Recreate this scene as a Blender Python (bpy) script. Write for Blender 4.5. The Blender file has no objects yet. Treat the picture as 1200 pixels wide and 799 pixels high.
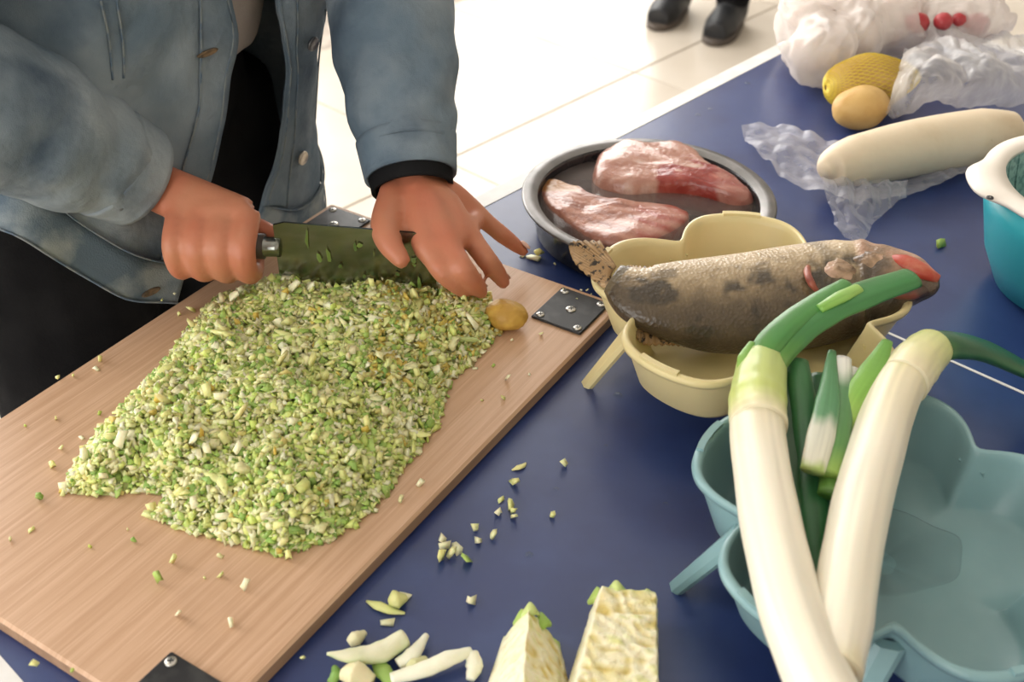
import bpy, bmesh, math, random
from math import sin, cos, pi, radians, sqrt, atan2
from mathutils import Vector, Matrix, noise

# ------------------------------------------------------------------ camera, light, exposure
S = bpy.context.scene
COL = S.collection
TZ = 0.76                       # table top above the floor
F_PX, PITCH, ROLL, CH = 1334.5, 0.63426, 0.016915, 0.6173   # solved from the table lines (1200x799 frame)
cam_d = bpy.data.cameras.new('camera')
cam = bpy.data.objects.new('camera', cam_d); COL.objects.link(cam)
cam_d.sensor_width = 36.0
cam_d.lens = F_PX / 1200 * 36.0
cam_d.clip_start = 0.02
cam.matrix_world = (Matrix.Translation((0, 0, TZ + CH)) @ Matrix.Rotation(pi/2 - PITCH, 4, 'X')
                    @ Matrix.Rotation(ROLL, 4, 'Z'))
cam_d.dof.use_dof = True
cam_d.dof.focus_distance = 0.98
cam_d.dof.aperture_fstop = 8.0
S.camera = cam

TA = 0.83537                    # direction of the table's end line
NV = Vector((cos(TA), sin(TA), 0)); MV = Vector((-sin(TA), cos(TA), 0))
def NM(n, m, z): return NV*n + MV*m + Vector((0, 0, TZ + z))

world = bpy.data.worlds.new('world'); S.world = world; world.use_nodes = True
bg = world.node_tree.nodes['Background']
bg.inputs[0].default_value = (0.80, 0.88, 1.0, 1); bg.inputs[1].default_value = 1.0

def area(name, loc, target, sx, sy, power, color):
    l = bpy.data.lights.new(name, 'AREA'); l.shape = 'RECTANGLE'; l.size = sx; l.size_y = sy
    l.energy = power; l.color = color
    o = bpy.data.objects.new(name, l); COL.objects.link(o); o.location = loc
    o.rotation_euler = (Vector(target) - Vector(loc)).to_track_quat('-Z', 'Y').to_euler()
    return o
# daylight entering through the tall windows of the back wall, and of the side wall
WB = 3.50                       # back (window) wall, distance along MV
area('window_daylight', NM(1.6, WB+0.14, 1.33), NM(1.6, 0, 1.33), 7.4, 3.3, 600, (1.0, 0.955, 0.89))
area('window_daylight_side', NM(-3.36, 0.6, 1.05), NM(0, 0.6, 0.95), 4.2, 2.5, 150, (1.0, 0.955, 0.89))

vs = S.view_settings
vs.view_transform = 'Standard'; vs.look = 'None'; vs.gamma = 1; vs.use_curve_mapping = False
vs.exposure = 0.0

# ------------------------------------------------------------------ pixel helpers (1200x799 frame)
def ray(px, py):
    x = (px-600)/F_PX; y = -(py-399.5)/F_PX
    c, s = cos(ROLL), sin(ROLL); x, y = c*x - s*y, s*x + c*y
    return Vector((x, cos(PITCH) + y*sin(PITCH), -sin(PITCH) + y*cos(PITCH)))
def W(px, py, z=0.0):           # point at height z above the table top
    d = ray(px, py); t = (z-CH)/d.z
    return Vector((d.x*t, d.y*t, TZ + z))
def WM(px, py, m):              # point on the vertical plane at distance m along MV
    d = ray(px, py); t = m/(d.x*MV.x + d.y*MV.y)
    return Vector((d.x*t, d.y*t, TZ + CH + d.z*t))
def proj(v):
    d = Vector(v) - Vector((0, 0, TZ+CH))
    yy = d.y*cos(PITCH) - d.z*sin(PITCH); up = d.y*sin(PITCH) + d.z*cos(PITCH); xx = d.x/yy; up /= yy
    c, s = cos(-ROLL), sin(-ROLL); xx, up = c*xx - s*up, s*xx + c*up
    return 600 + xx*F_PX, 399.5 - up*F_PX

# ------------------------------------------------------------------ mesh helpers
def mesh(name, V, F, m, smooth=True, cols=None):
    me = bpy.data.meshes.new(name); me.from_pydata([tuple(v) for v in V], [], F)
    if cols is not None:
        a = me.color_attributes.new('Col', 'FLOAT_COLOR', 'POINT')
        flat = []
        for c in cols: flat += [c[0], c[1], c[2], 1.0]
        a.data.foreach_set('color', flat)
    if smooth: me.polygons.foreach_set('use_smooth', [True]*len(me.polygons))
    if m is not None: me.materials.append(m)
    me.update()
    return me
def wloc(o):
    p = Vector((0, 0, 0))
    while o is not None: p += o.location; o = o.parent
    return p
def tag(o, label, cat, group=None, kind=None):
    if label: o['label'] = label
    if cat: o['category'] = cat
    if group: o['group'] = group
    if kind: o['kind'] = kind
    return o
def obj(name, V, F, m, parent=None, smooth=True, cols=None, origin=None):
    """World-space vertices -> one mesh object with its origin at its base (or at its parent's)."""
    if parent is not None: org = wloc(parent)
    elif origin is not None: org = Vector(origin)
    else:
        n = len(V); org = Vector((sum(v[0] for v in V)/n, sum(v[1] for v in V)/n, min(v[2] for v in V)))
    me = mesh(name, [Vector(v)-org for v in V], F, m, smooth, cols)
    o = bpy.data.objects.new(name, me); COL.objects.link(o)
    if parent is not None: o.parent = parent
    else: o.location = org
    return o
def thing(name, loc, label, cat, group=None):
    o = bpy.data.objects.new(name, None); COL.objects.link(o); o.location = loc; o.empty_display_size = .05
    return tag(o, label, cat, group)
def cr(P, t):                   # Catmull-Rom through list P (Vectors or floats), t in 0..1
    n = len(P)-1; x = min(max(t*n, 0), n-1e-6); i = int(x); u = x-i
    p1, p2 = P[i], P[i+1]
    p0 = P[i-1] if i > 0 else p1*2-p2
    p3 = P[i+2] if i+2 <= n else p2*2-p1
    return (p1*2 + (p2-p0)*u + (p0*2-p1*5+p2*4-p3)*u*u + (p1*3-p0-p2*3+p3)*u*u*u)*0.5
def lin(L, t):
    n = len(L)-1; x = min(max(t*n, 0), n-1e-9); i = int(x); u = x-i
    return L[i]*(1-u) + L[i+1]*u
def lc(stops, t):               # colour ramp on python side: [(t,(r,g,b)),...]
    if t <= stops[0][0]: return stops[0][1]
    for (a, ca), (b, cb) in zip(stops, stops[1:]):
        if t <= b:
            u = (t-a)/(b-a) if b > a else 0
            return tuple(ca[k]*(1-u)+cb[k]*u for k in range(3))
    return stops[-1][1]
def tube(path, rad, n=16, sub=6, up=(0, 0, 1), flat=None, cap=True, fn=None):
    """Swept tube. rad: radii at the control points; flat: second radius list; fn(t,a,r)->(r) shape noise."""
    path = [Vector(p) for p in path]; K = (len(path)-1)*sub
    up = Vector(up); V = []; F = []; T = []
    for k in range(K+1):
        t = k/K; p = cr(path, t)
        d = (cr(path, min(t+1e-3, 1)) - cr(path, max(t-1e-3, 0)))
        d = d.normalized() if d.length > 1e-9 else Vector((1, 0, 0))
        s = d.cross(up); s = s.normalized() if s.length > 1e-6 else Vector((1, 0, 0))
        nn = s.cross(d).normalized()
        ra = lin(rad, t); rb = lin(flat, t) if flat else ra
        for j in range(n):
            a = 2*pi*j/n; g = fn(t, a) if fn else 1.0
            V.append(p + s*(ra*cos(a)*g) + nn*(rb*sin(a)*g)); T.append((t, a))
    for k in range(K):
        for j in range(n):
            j2 = (j+1) % n
            F.append((k*n+j, k*n+j2, (k+1)*n+j2, (k+1)*n+j))
    if cap:
        F.append(tuple(range(n))[::-1]); F.append(tuple(K*n+j for j in range(n)))
    return V, F, T
def ellipsoid(c, r, nu=20, nv=12, fn=None, rot=None):
    V = []; F = []; c = Vector(c)
    for i in range(nv+1):
        th = pi*i/nv
        for j in range(nu):
            a = 2*pi*j/nu
            v = Vector((sin(th)*cos(a), sin(th)*sin(a), cos(th)))
            g = fn(v) if fn else 1.0
            v = Vector((v.x*r[0], v.y*r[1], v.z*r[2]))*g
            if rot: v = rot @ v
            V.append(c+v)
    for i in range(nv):
        for j in range(nu):
            j2 = (j+1) % nu
            F.append((i*nu+j, (i+1)*nu+j, (i+1)*nu+j2, i*nu+j2))
    return V, F
def join(*parts):
    V = []; F = []
    for p in parts:
        o = len(V); V += list(p[0]); F += [tuple(i+o for i in f) for f in p[1]]
    return V, F
def box(c, s, rz=0.0, bev=0.0):
    """Box with chamfered top and vertical edges; c = centre, s = full sizes."""
    x, y, z = s[0]/2, s[1]/2, s[2]/2; b = min(bev, x*.9, y*.9, z*.9)
    V = []; F = []
    rings = [(-z, b), (-z+b, 0), (z-b, 0), (z, b)] if b > 0 else [(-z, 0), (z, 0)]
    for zz, ins in rings:
        X, Y = x-ins, y-ins
        cc = b if b > 0 else 0
        if cc: pts = [(-X+cc, -Y), (X-cc, -Y), (X, -Y+cc), (X, Y-cc), (X-cc, Y), (-X+cc, Y), (-X, Y-cc), (-X, -Y+cc)]
        else: pts = [(-X, -Y), (X, -Y), (X, Y), (-X, Y)]
        V += [(p[0], p[1], zz) for p in pts]
    k = len(pts)
    for r in range(len(rings)-1):
        for j in range(k):
            j2 = (j+1) % k; F.append((r*k+j, r*k+j2, (r+1)*k+j2, (r+1)*k+j))
    F.append(tuple(range(k))[::-1]); F.append(tuple((len(rings)-1)*k+j for j in range(k)))
    M = Matrix.Rotation(rz, 3, 'Z'); c = Vector(c)
    return [c + M @ Vector(v) for v in V], F
def lathe(c, prof, n=48, cap_in=True):
    """prof: (radius, z) list, revolved about the vertical axis through c."""
    V = []; F = []; c = Vector(c)
    for r, z in prof:
        for j in range(n):
            a = 2*pi*j/n; V.append(c + Vector((r*cos(a), r*sin(a), z)))
    for i in range(len(prof)-1):
        for j in range(n):
            j2 = (j+1) % n; F.append((i*n+j, i*n+j2, (i+1)*n+j2, (i+1)*n+j))
    if cap_in: F.append(tuple(range(n))[::-1]); F.append(tuple((len(prof)-1)*n+j for j in range(n)))
    return V, F
def grid(nu, nv, fn):
    V = [fn(i/(nu-1), j/(nv-1)) for j in range(nv) for i in range(nu)]
    F = [(j*nu+i, j*nu+i+1, (j+1)*nu+i+1, (j+1)*nu+i) for j in range(nv-1) for i in range(nu-1)]
    return V, F
def remesh(V, F, voxel, smooth_it=4):
    me = bpy.data.meshes.new('tmp'); me.from_pydata([tuple(v) for v in V], [], F)
    o = bpy.data.objects.new('tmp', me); COL.objects.link(o)
    r = o.modifiers.new('r', 'REMESH'); r.mode = 'VOXEL'; r.voxel_size = voxel
    s = o.modifiers.new('s', 'SMOOTH'); s.iterations = smooth_it; s.factor = .5
    dg = bpy.context.evaluated_depsgraph_get(); dg.update()
    ev = o.evaluated_get(dg); m2 = ev.to_mesh()
    V2 = [v.co.copy() for v in m2.vertices]; F2 = [tuple(p.vertices) for p in m2.polygons]
    ev.to_mesh_clear(); bpy.data.objects.remove(o); bpy.data.meshes.remove(me)
    return V2, F2
def solid(o, th, off=-1):
    s = o.modifiers.new('thickness', 'SOLIDIFY'); s.thickness = th; s.offset = off; return o
def subsurf(o, lv=1):
    s = o.modifiers.new('sub', 'SUBSURF'); s.levels = lv; s.render_levels = lv; return o
def nz(v, sc, seed=0.0): return noise.noise(Vector(v)*sc + Vector((seed, seed*1.7, -seed)))
def dup(root, loc):
    r = root.copy(); COL.objects.link(r); r.location = loc
    for ch in list(root.children):
        c = ch.copy(); COL.objects.link(c); c.parent = r
    return r

# ------------------------------------------------------------------ materials
def mat(name, base=(.5, .5, .5), rough=.5, metal=0.0, spec=.5, col2=None, nscale=10, lo=.4, hi=.6, bump=None,
        sss=0.0, vcol=False, coat=0.0, trans=0.0, ior=1.45, stretch=(1, 1, 1), detail=4, mixes=(), alpha=1.0, sheen=0.0, bump2=None, cells=False):
    m = bpy.data.materials.new(name); m.use_nodes = True; nt = m.node_tree; N = nt.nodes; L = nt.links
    b = N['Principled BSDF']
    b.inputs['Base Color'].default_value = (*base, 1); b.inputs['Roughness'].default_value = rough
    b.inputs['Metallic'].default_value = metal; b.inputs['Specular IOR Level'].default_value = spec
    b.inputs['IOR'].default_value = ior
    if sss: b.inputs['Subsurface Weight'].default_value = sss; b.inputs['Subsurface Radius'].default_value = (.012, .006, .004); b.inputs['Subsurface Scale'].default_value = .6
    if coat: b.inputs['Coat Weight'].default_value = coat; b.inputs['Coat Roughness'].default_value = .15
    if trans: b.inputs['Transmission Weight'].default_value = trans
    if sheen: b.inputs['Sheen Weight'].default_value = sheen
    if alpha < 1: b.inputs['Alpha'].default_value = alpha
    tc = N.new('ShaderNodeTexCoord'); mp = N.new('ShaderNodeMapping'); mp.inputs['Scale'].default_value = stretch
    L.new(tc.outputs['Object'], mp.inputs['Vector'])
    cur = None
    if vcol:
        a = N.new('ShaderNodeAttribute'); a.attribute_name = 'Col'; cur = a.outputs['Color']
    def mixin(cur, c2, sc, lo, hi, det=detail):
        n = N.new('ShaderNodeTexNoise'); n.inputs['Scale'].default_value = sc; n.inputs['Detail'].default_value = det
        L.new(mp.outputs[0], n.inputs['Vector'])
        r = N.new('ShaderNodeMapRange'); r.inputs['From Min'].default_value = lo; r.inputs['From Max'].default_value = hi
        L.new(n.outputs['Fac'], r.inputs['Value'])
        x = N.new('ShaderNodeMix'); x.data_type = 'RGBA'
        L.new(r.outputs[0], x.inputs['Factor'])
        if cur is None: x.inputs['A'].default_value = (*base, 1)
        else: L.new(cur, x.inputs['A'])
        x.inputs['B'].default_value = (*c2, 1)
        return x.outputs['Result']
    if col2: cur = mixin(cur, col2, nscale, lo, hi)
    for c2, sc, l, h in mixes: cur = mixin(cur, c2, sc, l, h)
    if cur is not None: L.new(cur, b.inputs['Base Color'])
    if bump:
        if cells:
            n = N.new('ShaderNodeTexVoronoi')
        else:
            n = N.new('ShaderNodeTexNoise'); n.inputs['Detail'].default_value = 3
        n.inputs['Scale'].default_value = bump[0]
        L.new(mp.outputs[0], n.inputs['Vector'])
        bp = N.new('ShaderNodeBump'); bp.inputs['Strength'].default_value = bump[1]; bp.inputs['Distance'].default_value = bump[2] if len(bump) > 2 else .002
        L.new(n.outputs['Distance' if cells else 'Fac'], bp.inputs['Height']); L.new(bp.outputs[0], b.inputs['Normal'])
        if bump2:
            n2 = N.new('ShaderNodeTexNoise'); n2.inputs['Scale'].default_value = bump2[0]; n2.inputs['Detail'].default_value = 2
            L.new(mp.outputs[0], n2.inputs['Vector'])
            b2_ = N.new('ShaderNodeBump'); b2_.inputs['Strength'].default_value = bump2[1]; b2_.inputs['Distance'].default_value = bump2[2]
            L.new(n2.outputs['Fac'], b2_.inputs['Height']); L.new(bp.outputs[0], b2_.inputs['Normal']); L.new(b2_.outputs[0], b.inputs['Normal'])
    return m
def film(name, tint, opac, rough=.12, bumps=(40, .5)):
    """Thin plastic film: mostly clear, partly white, with glossy creases."""
    m = bpy.data.materials.new(name); m.use_nodes = True; nt = m.node_tree; N = nt.nodes; L = nt.links
    for n in list(N): N.remove(n)
    out = N.new('ShaderNodeOutputMaterial')
    tr = N.new('ShaderNodeBsdfTransparent'); tr.inputs[0].default_value = (.97, .97, .97, 1)
    p = N.new('ShaderNodeBsdfPrincipled'); p.inputs['Base Color'].default_value = (*tint, 1); p.inputs['Roughness'].default_value = rough
    tl = N.new('ShaderNodeBsdfTranslucent'); tl.inputs[0].default_value = (*tint, 1)
    mx0 = N.new('ShaderNodeMixShader'); mx0.inputs[0].default_value = .35
    L.new(p.outputs[0], mx0.inputs[1]); L.new(tl.outputs[0], mx0.inputs[2])
    fr = N.new('ShaderNodeLayerWeight'); fr.inputs['Blend'].default_value = .35
    tc = N.new('ShaderNodeTexCoord'); n = N.new('ShaderNodeTexNoise'); n.inputs['Scale'].default_value = bumps[0]; n.inputs['Detail'].default_value = 4
    L.new(tc.outputs['Object'], n.inputs['Vector'])
    bp = N.new('ShaderNodeBump'); bp.inputs['Strength'].default_value = bumps[1]; bp.inputs['Distance'].default_value = .004
    L.new(n.outputs['Fac'], bp.inputs['Height']); L.new(bp.outputs[0], p.inputs['Normal']); L.new(bp.outputs[0], fr.inputs['Normal'])
    mr = N.new('ShaderNodeMapRange'); mr.inputs['To Min'].default_value = opac; mr.inputs['To Max'].default_value = min(1, opac+.6)
    L.new(fr.outputs['Facing'], mr.inputs['Value'])
    mx = N.new('ShaderNodeMixShader'); L.new(mr.outputs[0], mx.inputs[0]); L.new(tr.outputs[0], mx.inputs[1]); L.new(mx0.outputs[0], mx.inputs[2])
    L.new(mx.outputs[0], out.inputs[0])
    return m

M = {}
M['tile'] = mat('floor_tile', (.60, .535, .455), .28, col2=(.55, .485, .405), nscale=3)
M['grout'] = mat('grout', (.36, .31, .26), .8, col2=(.5, .44, .38), nscale=30)
M['wall'] = mat('plaster', (.55, .52, .47), .8, col2=(.52, .49, .44), nscale=4, bump=(60, .1))
M['ceil'] = mat('ceiling_paint', (.62, .60, .57), .9, col2=(.59, .57, .54), nscale=3)
M['frame'] = mat('window_frame', (.75, .75, .74), .4, col2=(.7, .7, .69), nscale=8)
M['glass'] = film('window_glass', (.95, .97, .97), .03, .02, (2, 0))
M['blue'] = mat('table_blue', (.018, .036, .140), .34, spec=.75, coat=.15, col2=(.026, .050, .170), nscale=14, bump=(900, .05, .0005))
M['line'] = mat('line_white', (.78, .77, .75), .4, col2=(.72, .71, .69), nscale=40)
M['steel_dark'] = mat('dark_metal', (.03, .03, .035), .45, .6, col2=(.05, .05, .05), nscale=20)
M['wood'] = mat('beech_laminate', (.60, .385, .25), .36, col2=(.50, .305, .185), nscale=9, stretch=(.6, 22, 1), lo=.35, hi=.7, detail=6,
                mixes=[((.66, .44, .30), 30, .5, .75)], spec=.45)
M['wood_edge'] = mat('beech_edge', (.40, .25, .155), .5, col2=(.33, .20, .12), nscale=14, stretch=(.6, 10, 8))
M['plate'] = mat('black_plate', (.025, .025, .027), .38, .3, col2=(.05, .05, .05), nscale=60, lo=.5, hi=.7)
M['screw'] = mat('screw', (.62, .60, .55), .3, .9, col2=(.5, .48, .44), nscale=200)
M['slot'] = mat('screw_slot', (.03, .03, .03), .6, col2=(.05, .05, .05), nscale=50)
M['bits'] = mat('cabbage_bits', rough=.45, vcol=True, spec=.45, sss=.25, bump=(500, .3))
M['cab'] = mat('cabbage_cut', rough=.5, vcol=True, sss=.2, col2=(.80, .70, .30), nscale=40, lo=.55, hi=.75, bump=(140, .8, .004), detail=5)
M['leek'] = mat('leek', rough=.32, vcol=True, sss=.12, spec=.5, bump=(120, .12), stretch=(1, 1, 1))
M['fish'] = mat('fish_skin', rough=.34, vcol=True, spec=.6, bump=(330, .55, .0012), cells=True, coat=.15)
M['fin'] = mat('fish_fin', (.36, .22, .10), .45, col2=(.03, .02, .012), nscale=210, lo=.53, hi=.60, mixes=[((.48, .32, .17), 60, .5, .7)])
M['red'] = mat('fish_mouth', (.42, .055, .03), .35, col2=(.48, .17, .10), nscale=60, lo=.5, hi=.7)
M['yellow_pl'] = mat('yellow_plastic', (.72, .61, .32), .35, col2=(.69, .58, .30), nscale=20, sss=.1)
M['teal_pl'] = mat('pale_teal_plastic', (.235, .385, .405), .30, col2=(.215, .36, .38), nscale=20, sss=.05)
M['water'] = mat('water', (.9, .95, .95), .02, trans=1.0, ior=1.33, col2=(.88, .93, .93), nscale=5)
M['pan'] = mat('pan_black', (.014, .015, .018), .25, col2=(.03, .03, .032), nscale=40, coat=.3)
M['rim'] = mat('pan_rim', (.20, .19, .185), .35, .7, col2=(.16, .155, .15), nscale=50)
M['meat'] = mat('raw_meat', rough=.28, vcol=True, sss=.15, coat=.35, bump=(160, .5, .003))
M['radish'] = mat('white_radish', (.68, .56, .40), .45, sss=.1, col2=(.58, .45, .29), nscale=16, lo=.5, hi=.8, bump=(60, .2), mixes=[((.50, .38, .24), 90, .72, .8)])
M['potato'] = mat('potato_skin', (.58, .37, .13), .5, col2=(.50, .29, .085), nscale=30, bump=(110, .4), mixes=[((.68, .48, .20), 14, .5, .7)])
M['pear'] = mat('yellow_net', (.72, .55, .06), .45, col2=(.60, .42, .04), nscale=20)
M['bag_white'] = film('bag_white', (.80, .74, .70), .50, .25, (16, 1.0))
M['bag_clear'] = film('bag_clear', (.90, .88, .90), .13, .08, (26, 1.0))
M['bag_mid'] = film('bag_mid', (.88, .85, .83), .24, .10, (26, 1.0))
M['pale_lump'] = mat('pale_lump', (.82, .74, .68), .5, sss=.2, col2=(.76, .62, .55), nscale=16)
M['red_radish'] = mat('red_radish', (.36, .02, .03), .35, col2=(.45, .08, .08), nscale=20)
M['teal_bowl'] = mat('teal_bowl', (.035, .34, .40), .32, col2=(.04, .36, .42), nscale=10)
M['cream'] = mat('cream_plastic', (.80, .74, .66), .4, col2=(.77, .71, .63), nscale=20)
M['mesh_teal'] = mat('strainer_wall', (.20, .36, .33), .45, col2=(.10, .22, .21), nscale=180, lo=.45, hi=.6)
M['skin'] = mat('skin', (.50, .205, .115), .45, sss=.15, col2=(.52, .16, .09), nscale=22, lo=.35, hi=.75, bump=(180, .12))
M['denim'] = mat('denim', (.115, .165, .215), .85, col2=(.29, .335, .365), nscale=8, lo=.40, hi=.70, bump=(30, .55, .012), bump2=(1100, .5, .0012), mixes=[((.06, .092, .135), 14, .52, .75)])
M['denim_seam'] = mat('denim_seam', (.20, .23, .24), .8, col2=(.10, .15, .21), nscale=70, lo=.45, hi=.6, bump=(600, .4))
M['denim_band'] = mat('denim_band', (.09, .13, .17), .85, col2=(.26, .30, .31), nscale=26, lo=.45, hi=.65, bump=(700, .4), stretch=(1, 1, 1))
M['thread'] = mat('tan_thread', (.20, .13, .07), .8, col2=(.10, .075, .05), nscale=200)
M['brass'] = mat('button_metal', (.62, .55, .45), .3, .9, col2=(.5, .44, .36), nscale=60)
M['btn_dark'] = mat('button_dark', (.12, .12, .13), .35, .8, col2=(.2, .2, .2), nscale=60)
M['black_cloth'] = mat('black_cloth', (.008, .008, .009), .9, spec=.12, col2=(.012, .012, .013), nscale=20, bump=(400, .2))
M['grey_shirt'] = mat('grey_shirt', (.42, .37, .34), .85, col2=(.37, .32, .29), nscale=20, bump=(500, .2))
M['hair'] = mat('dark_hair', (.02, .015, .012), .5, col2=(.04, .03, .025), nscale=60, bump=(300, .5))
M['eye'] = mat('eye', (.8, .8, .78), .2, col2=(.75, .74, .72), nscale=30)
M['iris'] = mat('iris', (.03, .02, .015), .2, col2=(.05, .03, .02), nscale=60)
M['lip'] = mat('lip', (.45, .16, .13), .4, col2=(.5, .2, .16), nscale=60)
M['shoe'] = mat('black_shoe', (.012, .013, .015), .5, col2=(.02, .02, .022), nscale=30)
M['sole'] = mat('shoe_sole', (.09, .07, .055), .6, col2=(.07, .055, .045), nscale=30)
M['steel'] = mat('blade_steel', (.30, .31, .29), .22, 1.0, col2=(.22, .24, .20), nscale=18, stretch=(1, 1, 4), lo=.4, hi=.65)
M['handle'] = mat('knife_handle', (.035, .025, .02), .45, col2=(.06, .04, .03), nscale=40)
M['ginger'] = mat('yellow_peel', (.46, .26, .045), .5, col2=(.58, .36, .07), nscale=60, bump=(150, .6), sss=.1)
M['leaf'] = mat('green_leaf_bit', (.10, .26, .05), .45, col2=(.18, .36, .08), nscale=80)

# ------------------------------------------------------------------ room shell
RN0, RN1, RM0, RM1, CZ = -3.2, 6.4, -3.0, WB, 3.20      # extents along NV / MV, ceiling height above the table top
def shell(name, V, F, m): return tag(obj(name, V, F, m, smooth=False), None, None, kind='structure')
def slab(n0, n1, m0, m1, z0, z1, bev=0):
    return box(NM((n0+n1)/2, (m0+m1)/2, (z0+z1)/2), (n1-n0, m1-m0, z1-z0), TA, bev)
floor = shell('floor', *slab(RN0, RN1, RM0, RM1, -TZ-.05, -TZ-.004), M['grout'])
TS = 0.80
corner = Vector((.357, 3.25, 0)); cn, cm = corner.dot(NV), corner.dot(MV)
t0 = None
tv, tf = box((0, 0, 0), (TS-.006, TS-.006, .012), TA, .0015)
tile_me = mesh('tile', tv, tf, M['tile'], False)
fl = wloc(floor)
i0 = math.ceil((RN0-cn)/TS); i1 = math.floor((RN1-cn)/TS); j0 = math.ceil((RM0-cm)/TS); j1 = math.floor((RM1-cm)/TS)
for i in range(i0, i1):
    for j in range(j0, j1):
        o = bpy.data.objects.new('tile', tile_me); COL.objects.link(o); o.parent = floor
        o.location = NM(cn+(i+.5)*TS, cm+(j+.5)*TS, -TZ-.006) - fl
shell('ceiling', *slab(RN0, RN1, RM0, RM1, CZ, CZ+.1), M['ceil'])
def wall_with_openings(name, along, fixed, a0, a1, ops, th=.12):
    """wall built of pieces round its openings; along 'n' (fixed m) or 'm' (fixed n)."""
    parts = []
    def pc(x0, x1, z0, z1):
        if x1-x0 < 1e-4 or z1-z0 < 1e-4: return
        parts.append(slab(x0, x1, fixed, fixed+th, z0, z1) if along == 'n' else slab(fixed-th, fixed, x0, x1, z0, z1))
    x = a0
    for (b0, b1, z0, z1) in ops:
        pc(x, b0, -TZ, CZ); pc(b0, b1, -TZ, z0); pc(b0, b1, z1, CZ); x = b1
    pc(x, a1, -TZ, CZ)
    return shell(name, *join(*parts), M['wall'])
def window(k, along, fixed, b0, b1, z0, z1, cols=2):
    fr = []; t = .05
    def bar(x0, x1, zz0, zz1):
        return slab(x0, x1, fixed+.03, fixed+.08, zz0, zz1) if along == 'n' else slab(fixed-.08, fixed-.03, x0, x1, zz0, zz1)
    w = tag(obj('window_%d' % k, *join(bar(b0, b1, z0, z0+t), bar(b0, b1, z1-t, z1), bar(b0, b0+t, z0, z1), bar(b1-t, b1, z0, z1)), M['frame'], smooth=False), None, None, kind='structure')
    for c in range(1, cols):
        x = b0+(b1-b0)*c/cols; obj('mullion', *bar(x-.02, x+.02, z0+t, z1-t), M['frame'], w, False)
    for c in range(cols):
        x0 = b0+(b1-b0)*c/cols; x1 = b0+(b1-b0)*(c+1)/cols
        if along == 'n': V, F = slab(x0+.03, x1-.03, fixed+.05, fixed+.056, z0+t, z1-t)
        else: V, F = slab(fixed-.056, fixed-.05, x0+.03, x1-.03, z0+t, z1-t)
        obj('pane', V, F, M['glass'], w, False)
back_ops = [(-2.1, .2, -.35, 3.0), (.45, 2.75, -.35, 3.0), (3.0, 5.3, -.35, 3.0)]
wall_with_openings('wall_back', 'n', WB, RN0-.12, RN1+.12, back_ops)
for k, o_ in enumerate(back_ops): window(k+1, 'n', WB, *o_)
side_ops = [(-1.5, 0.5, -.2, 2.3), (.75, 2.75, -.2, 2.3)]
wall_with_openings('wall_left', 'm', RN0, RM0-.12, RM1, side_ops)
for k, o_ in enumerate(side_ops): window(k+4, 'm', RN0, *o_)
wall_with_openings('wall_right', 'm', RN1+.12, RM0-.12, RM1, [])
wall_with_openings('wall_front', 'n', RM0-.12, RN0, RN1, [])

# ------------------------------------------------------------------ table tennis table
TE, TS0 = 0.773, 0.111          # end edge (along MV), side edge (along NV)
TL, TW = 1.37, 1.525            # one playing half
table = thing('table_tennis_table', NM(TS0+TW/2, TE-TL/2, -TZ), 'blue table tennis table with white lines, covered with food', 'table')
obj('tabletop', *slab(TS0, TS0+TW, TE-TL, TE, -.022, 0, .002), M['blue'], table, False)
LT = .0006
obj('end_line', *slab(TS0, TS0+TW, TE-.022, TE, 0, LT), M['line'], table, False)
obj('side_line', *slab(TS0, TS0+.02, TE-TL, TE-.022, 0, LT), M['line'], table, False)
obj('side_line', *slab(TS0+TW-.02, TS0+TW, TE-TL, TE-.022, 0, LT), M['line'], table, False)
obj('centre_line', *slab(.8735-.0016, .8735+.0016, TE-TL, TE-.022, 0, LT), M['line'], table, False)
obj('apron', *join(slab(TS0+.05, TS0+TW-.05, TE-.07, TE-.05, -.07, -.022), slab(TS0+.05, TS0+TW-.05, TE-TL+.05, TE-TL+.07, -.07, -.022),
     slab(TS0+.05, TS0+.07, TE-TL+.07, TE-.07, -.07, -.022), slab(TS0+TW-.07, TS0+TW-.05, TE-TL+.07, TE-.07, -.07, -.022)), M['steel_dark'], table, False)
for a in (TS0+.09, TS0+TW-.09):
    for b in (TE-.14, TE-TL+.14):
        obj('leg', *slab(a-.02, a+.02, b-.02, b+.02, -TZ, -.022, .004), M['steel_dark'], table, False)

# ------------------------------------------------------------------ wooden board with black mounting plates
BA = 1.0231; BTH = .015
BU = Vector((cos(BA), sin(BA), 0)); BV = Vector((-sin(BA), cos(BA), 0))
bfar = W(387.8, 237.5, BTH); BLn, BWd = .5566, .3485
bc = bfar - BU*(BLn/2) - BV*(BWd/2)
board = thing('cutting_board', (bc.x, bc.y, TZ+.0006), 'rectangular light wooden board heaped with chopped cabbage', 'cutting board')
board.rotation_euler.z = BA
def local_part(name, V, F, m, parent, smooth=False):
    me = mesh(name, V, F, m, smooth); o = bpy.data.objects.new(name, me); COL.objects.link(o); o.parent = parent; return o
bp_ = local_part('panel', *box((0, 0, (BTH-.0006)/2), (BLn, BWd, BTH-.0006), 0, .0022), M['wood'], board)
bp_.data.materials.append(M['wood_edge'])
for p in bp_.data.polygons:
    if abs(p.normal.z) < .5: p.material_index = 1
pl_me = mesh('mounting_plate', *box((0, 0, .0013), (.058, .052, .0026), 0, .001), M['plate'], False)
scv, scf = lathe((0, 0, 0), [(.0040, 0), (.0040, .0006), (.0032, .0011), (.0004, .0012)], 16)
sc_me = mesh('screw', scv, scf, M['screw'], True)
sl_me = mesh('screw_slot', *join(box((0, 0, .0012), (.0042, .0008, .0006)), box((0, 0, .0012), (.0008, .0042, .0006))), M['slot'], False)
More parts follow.
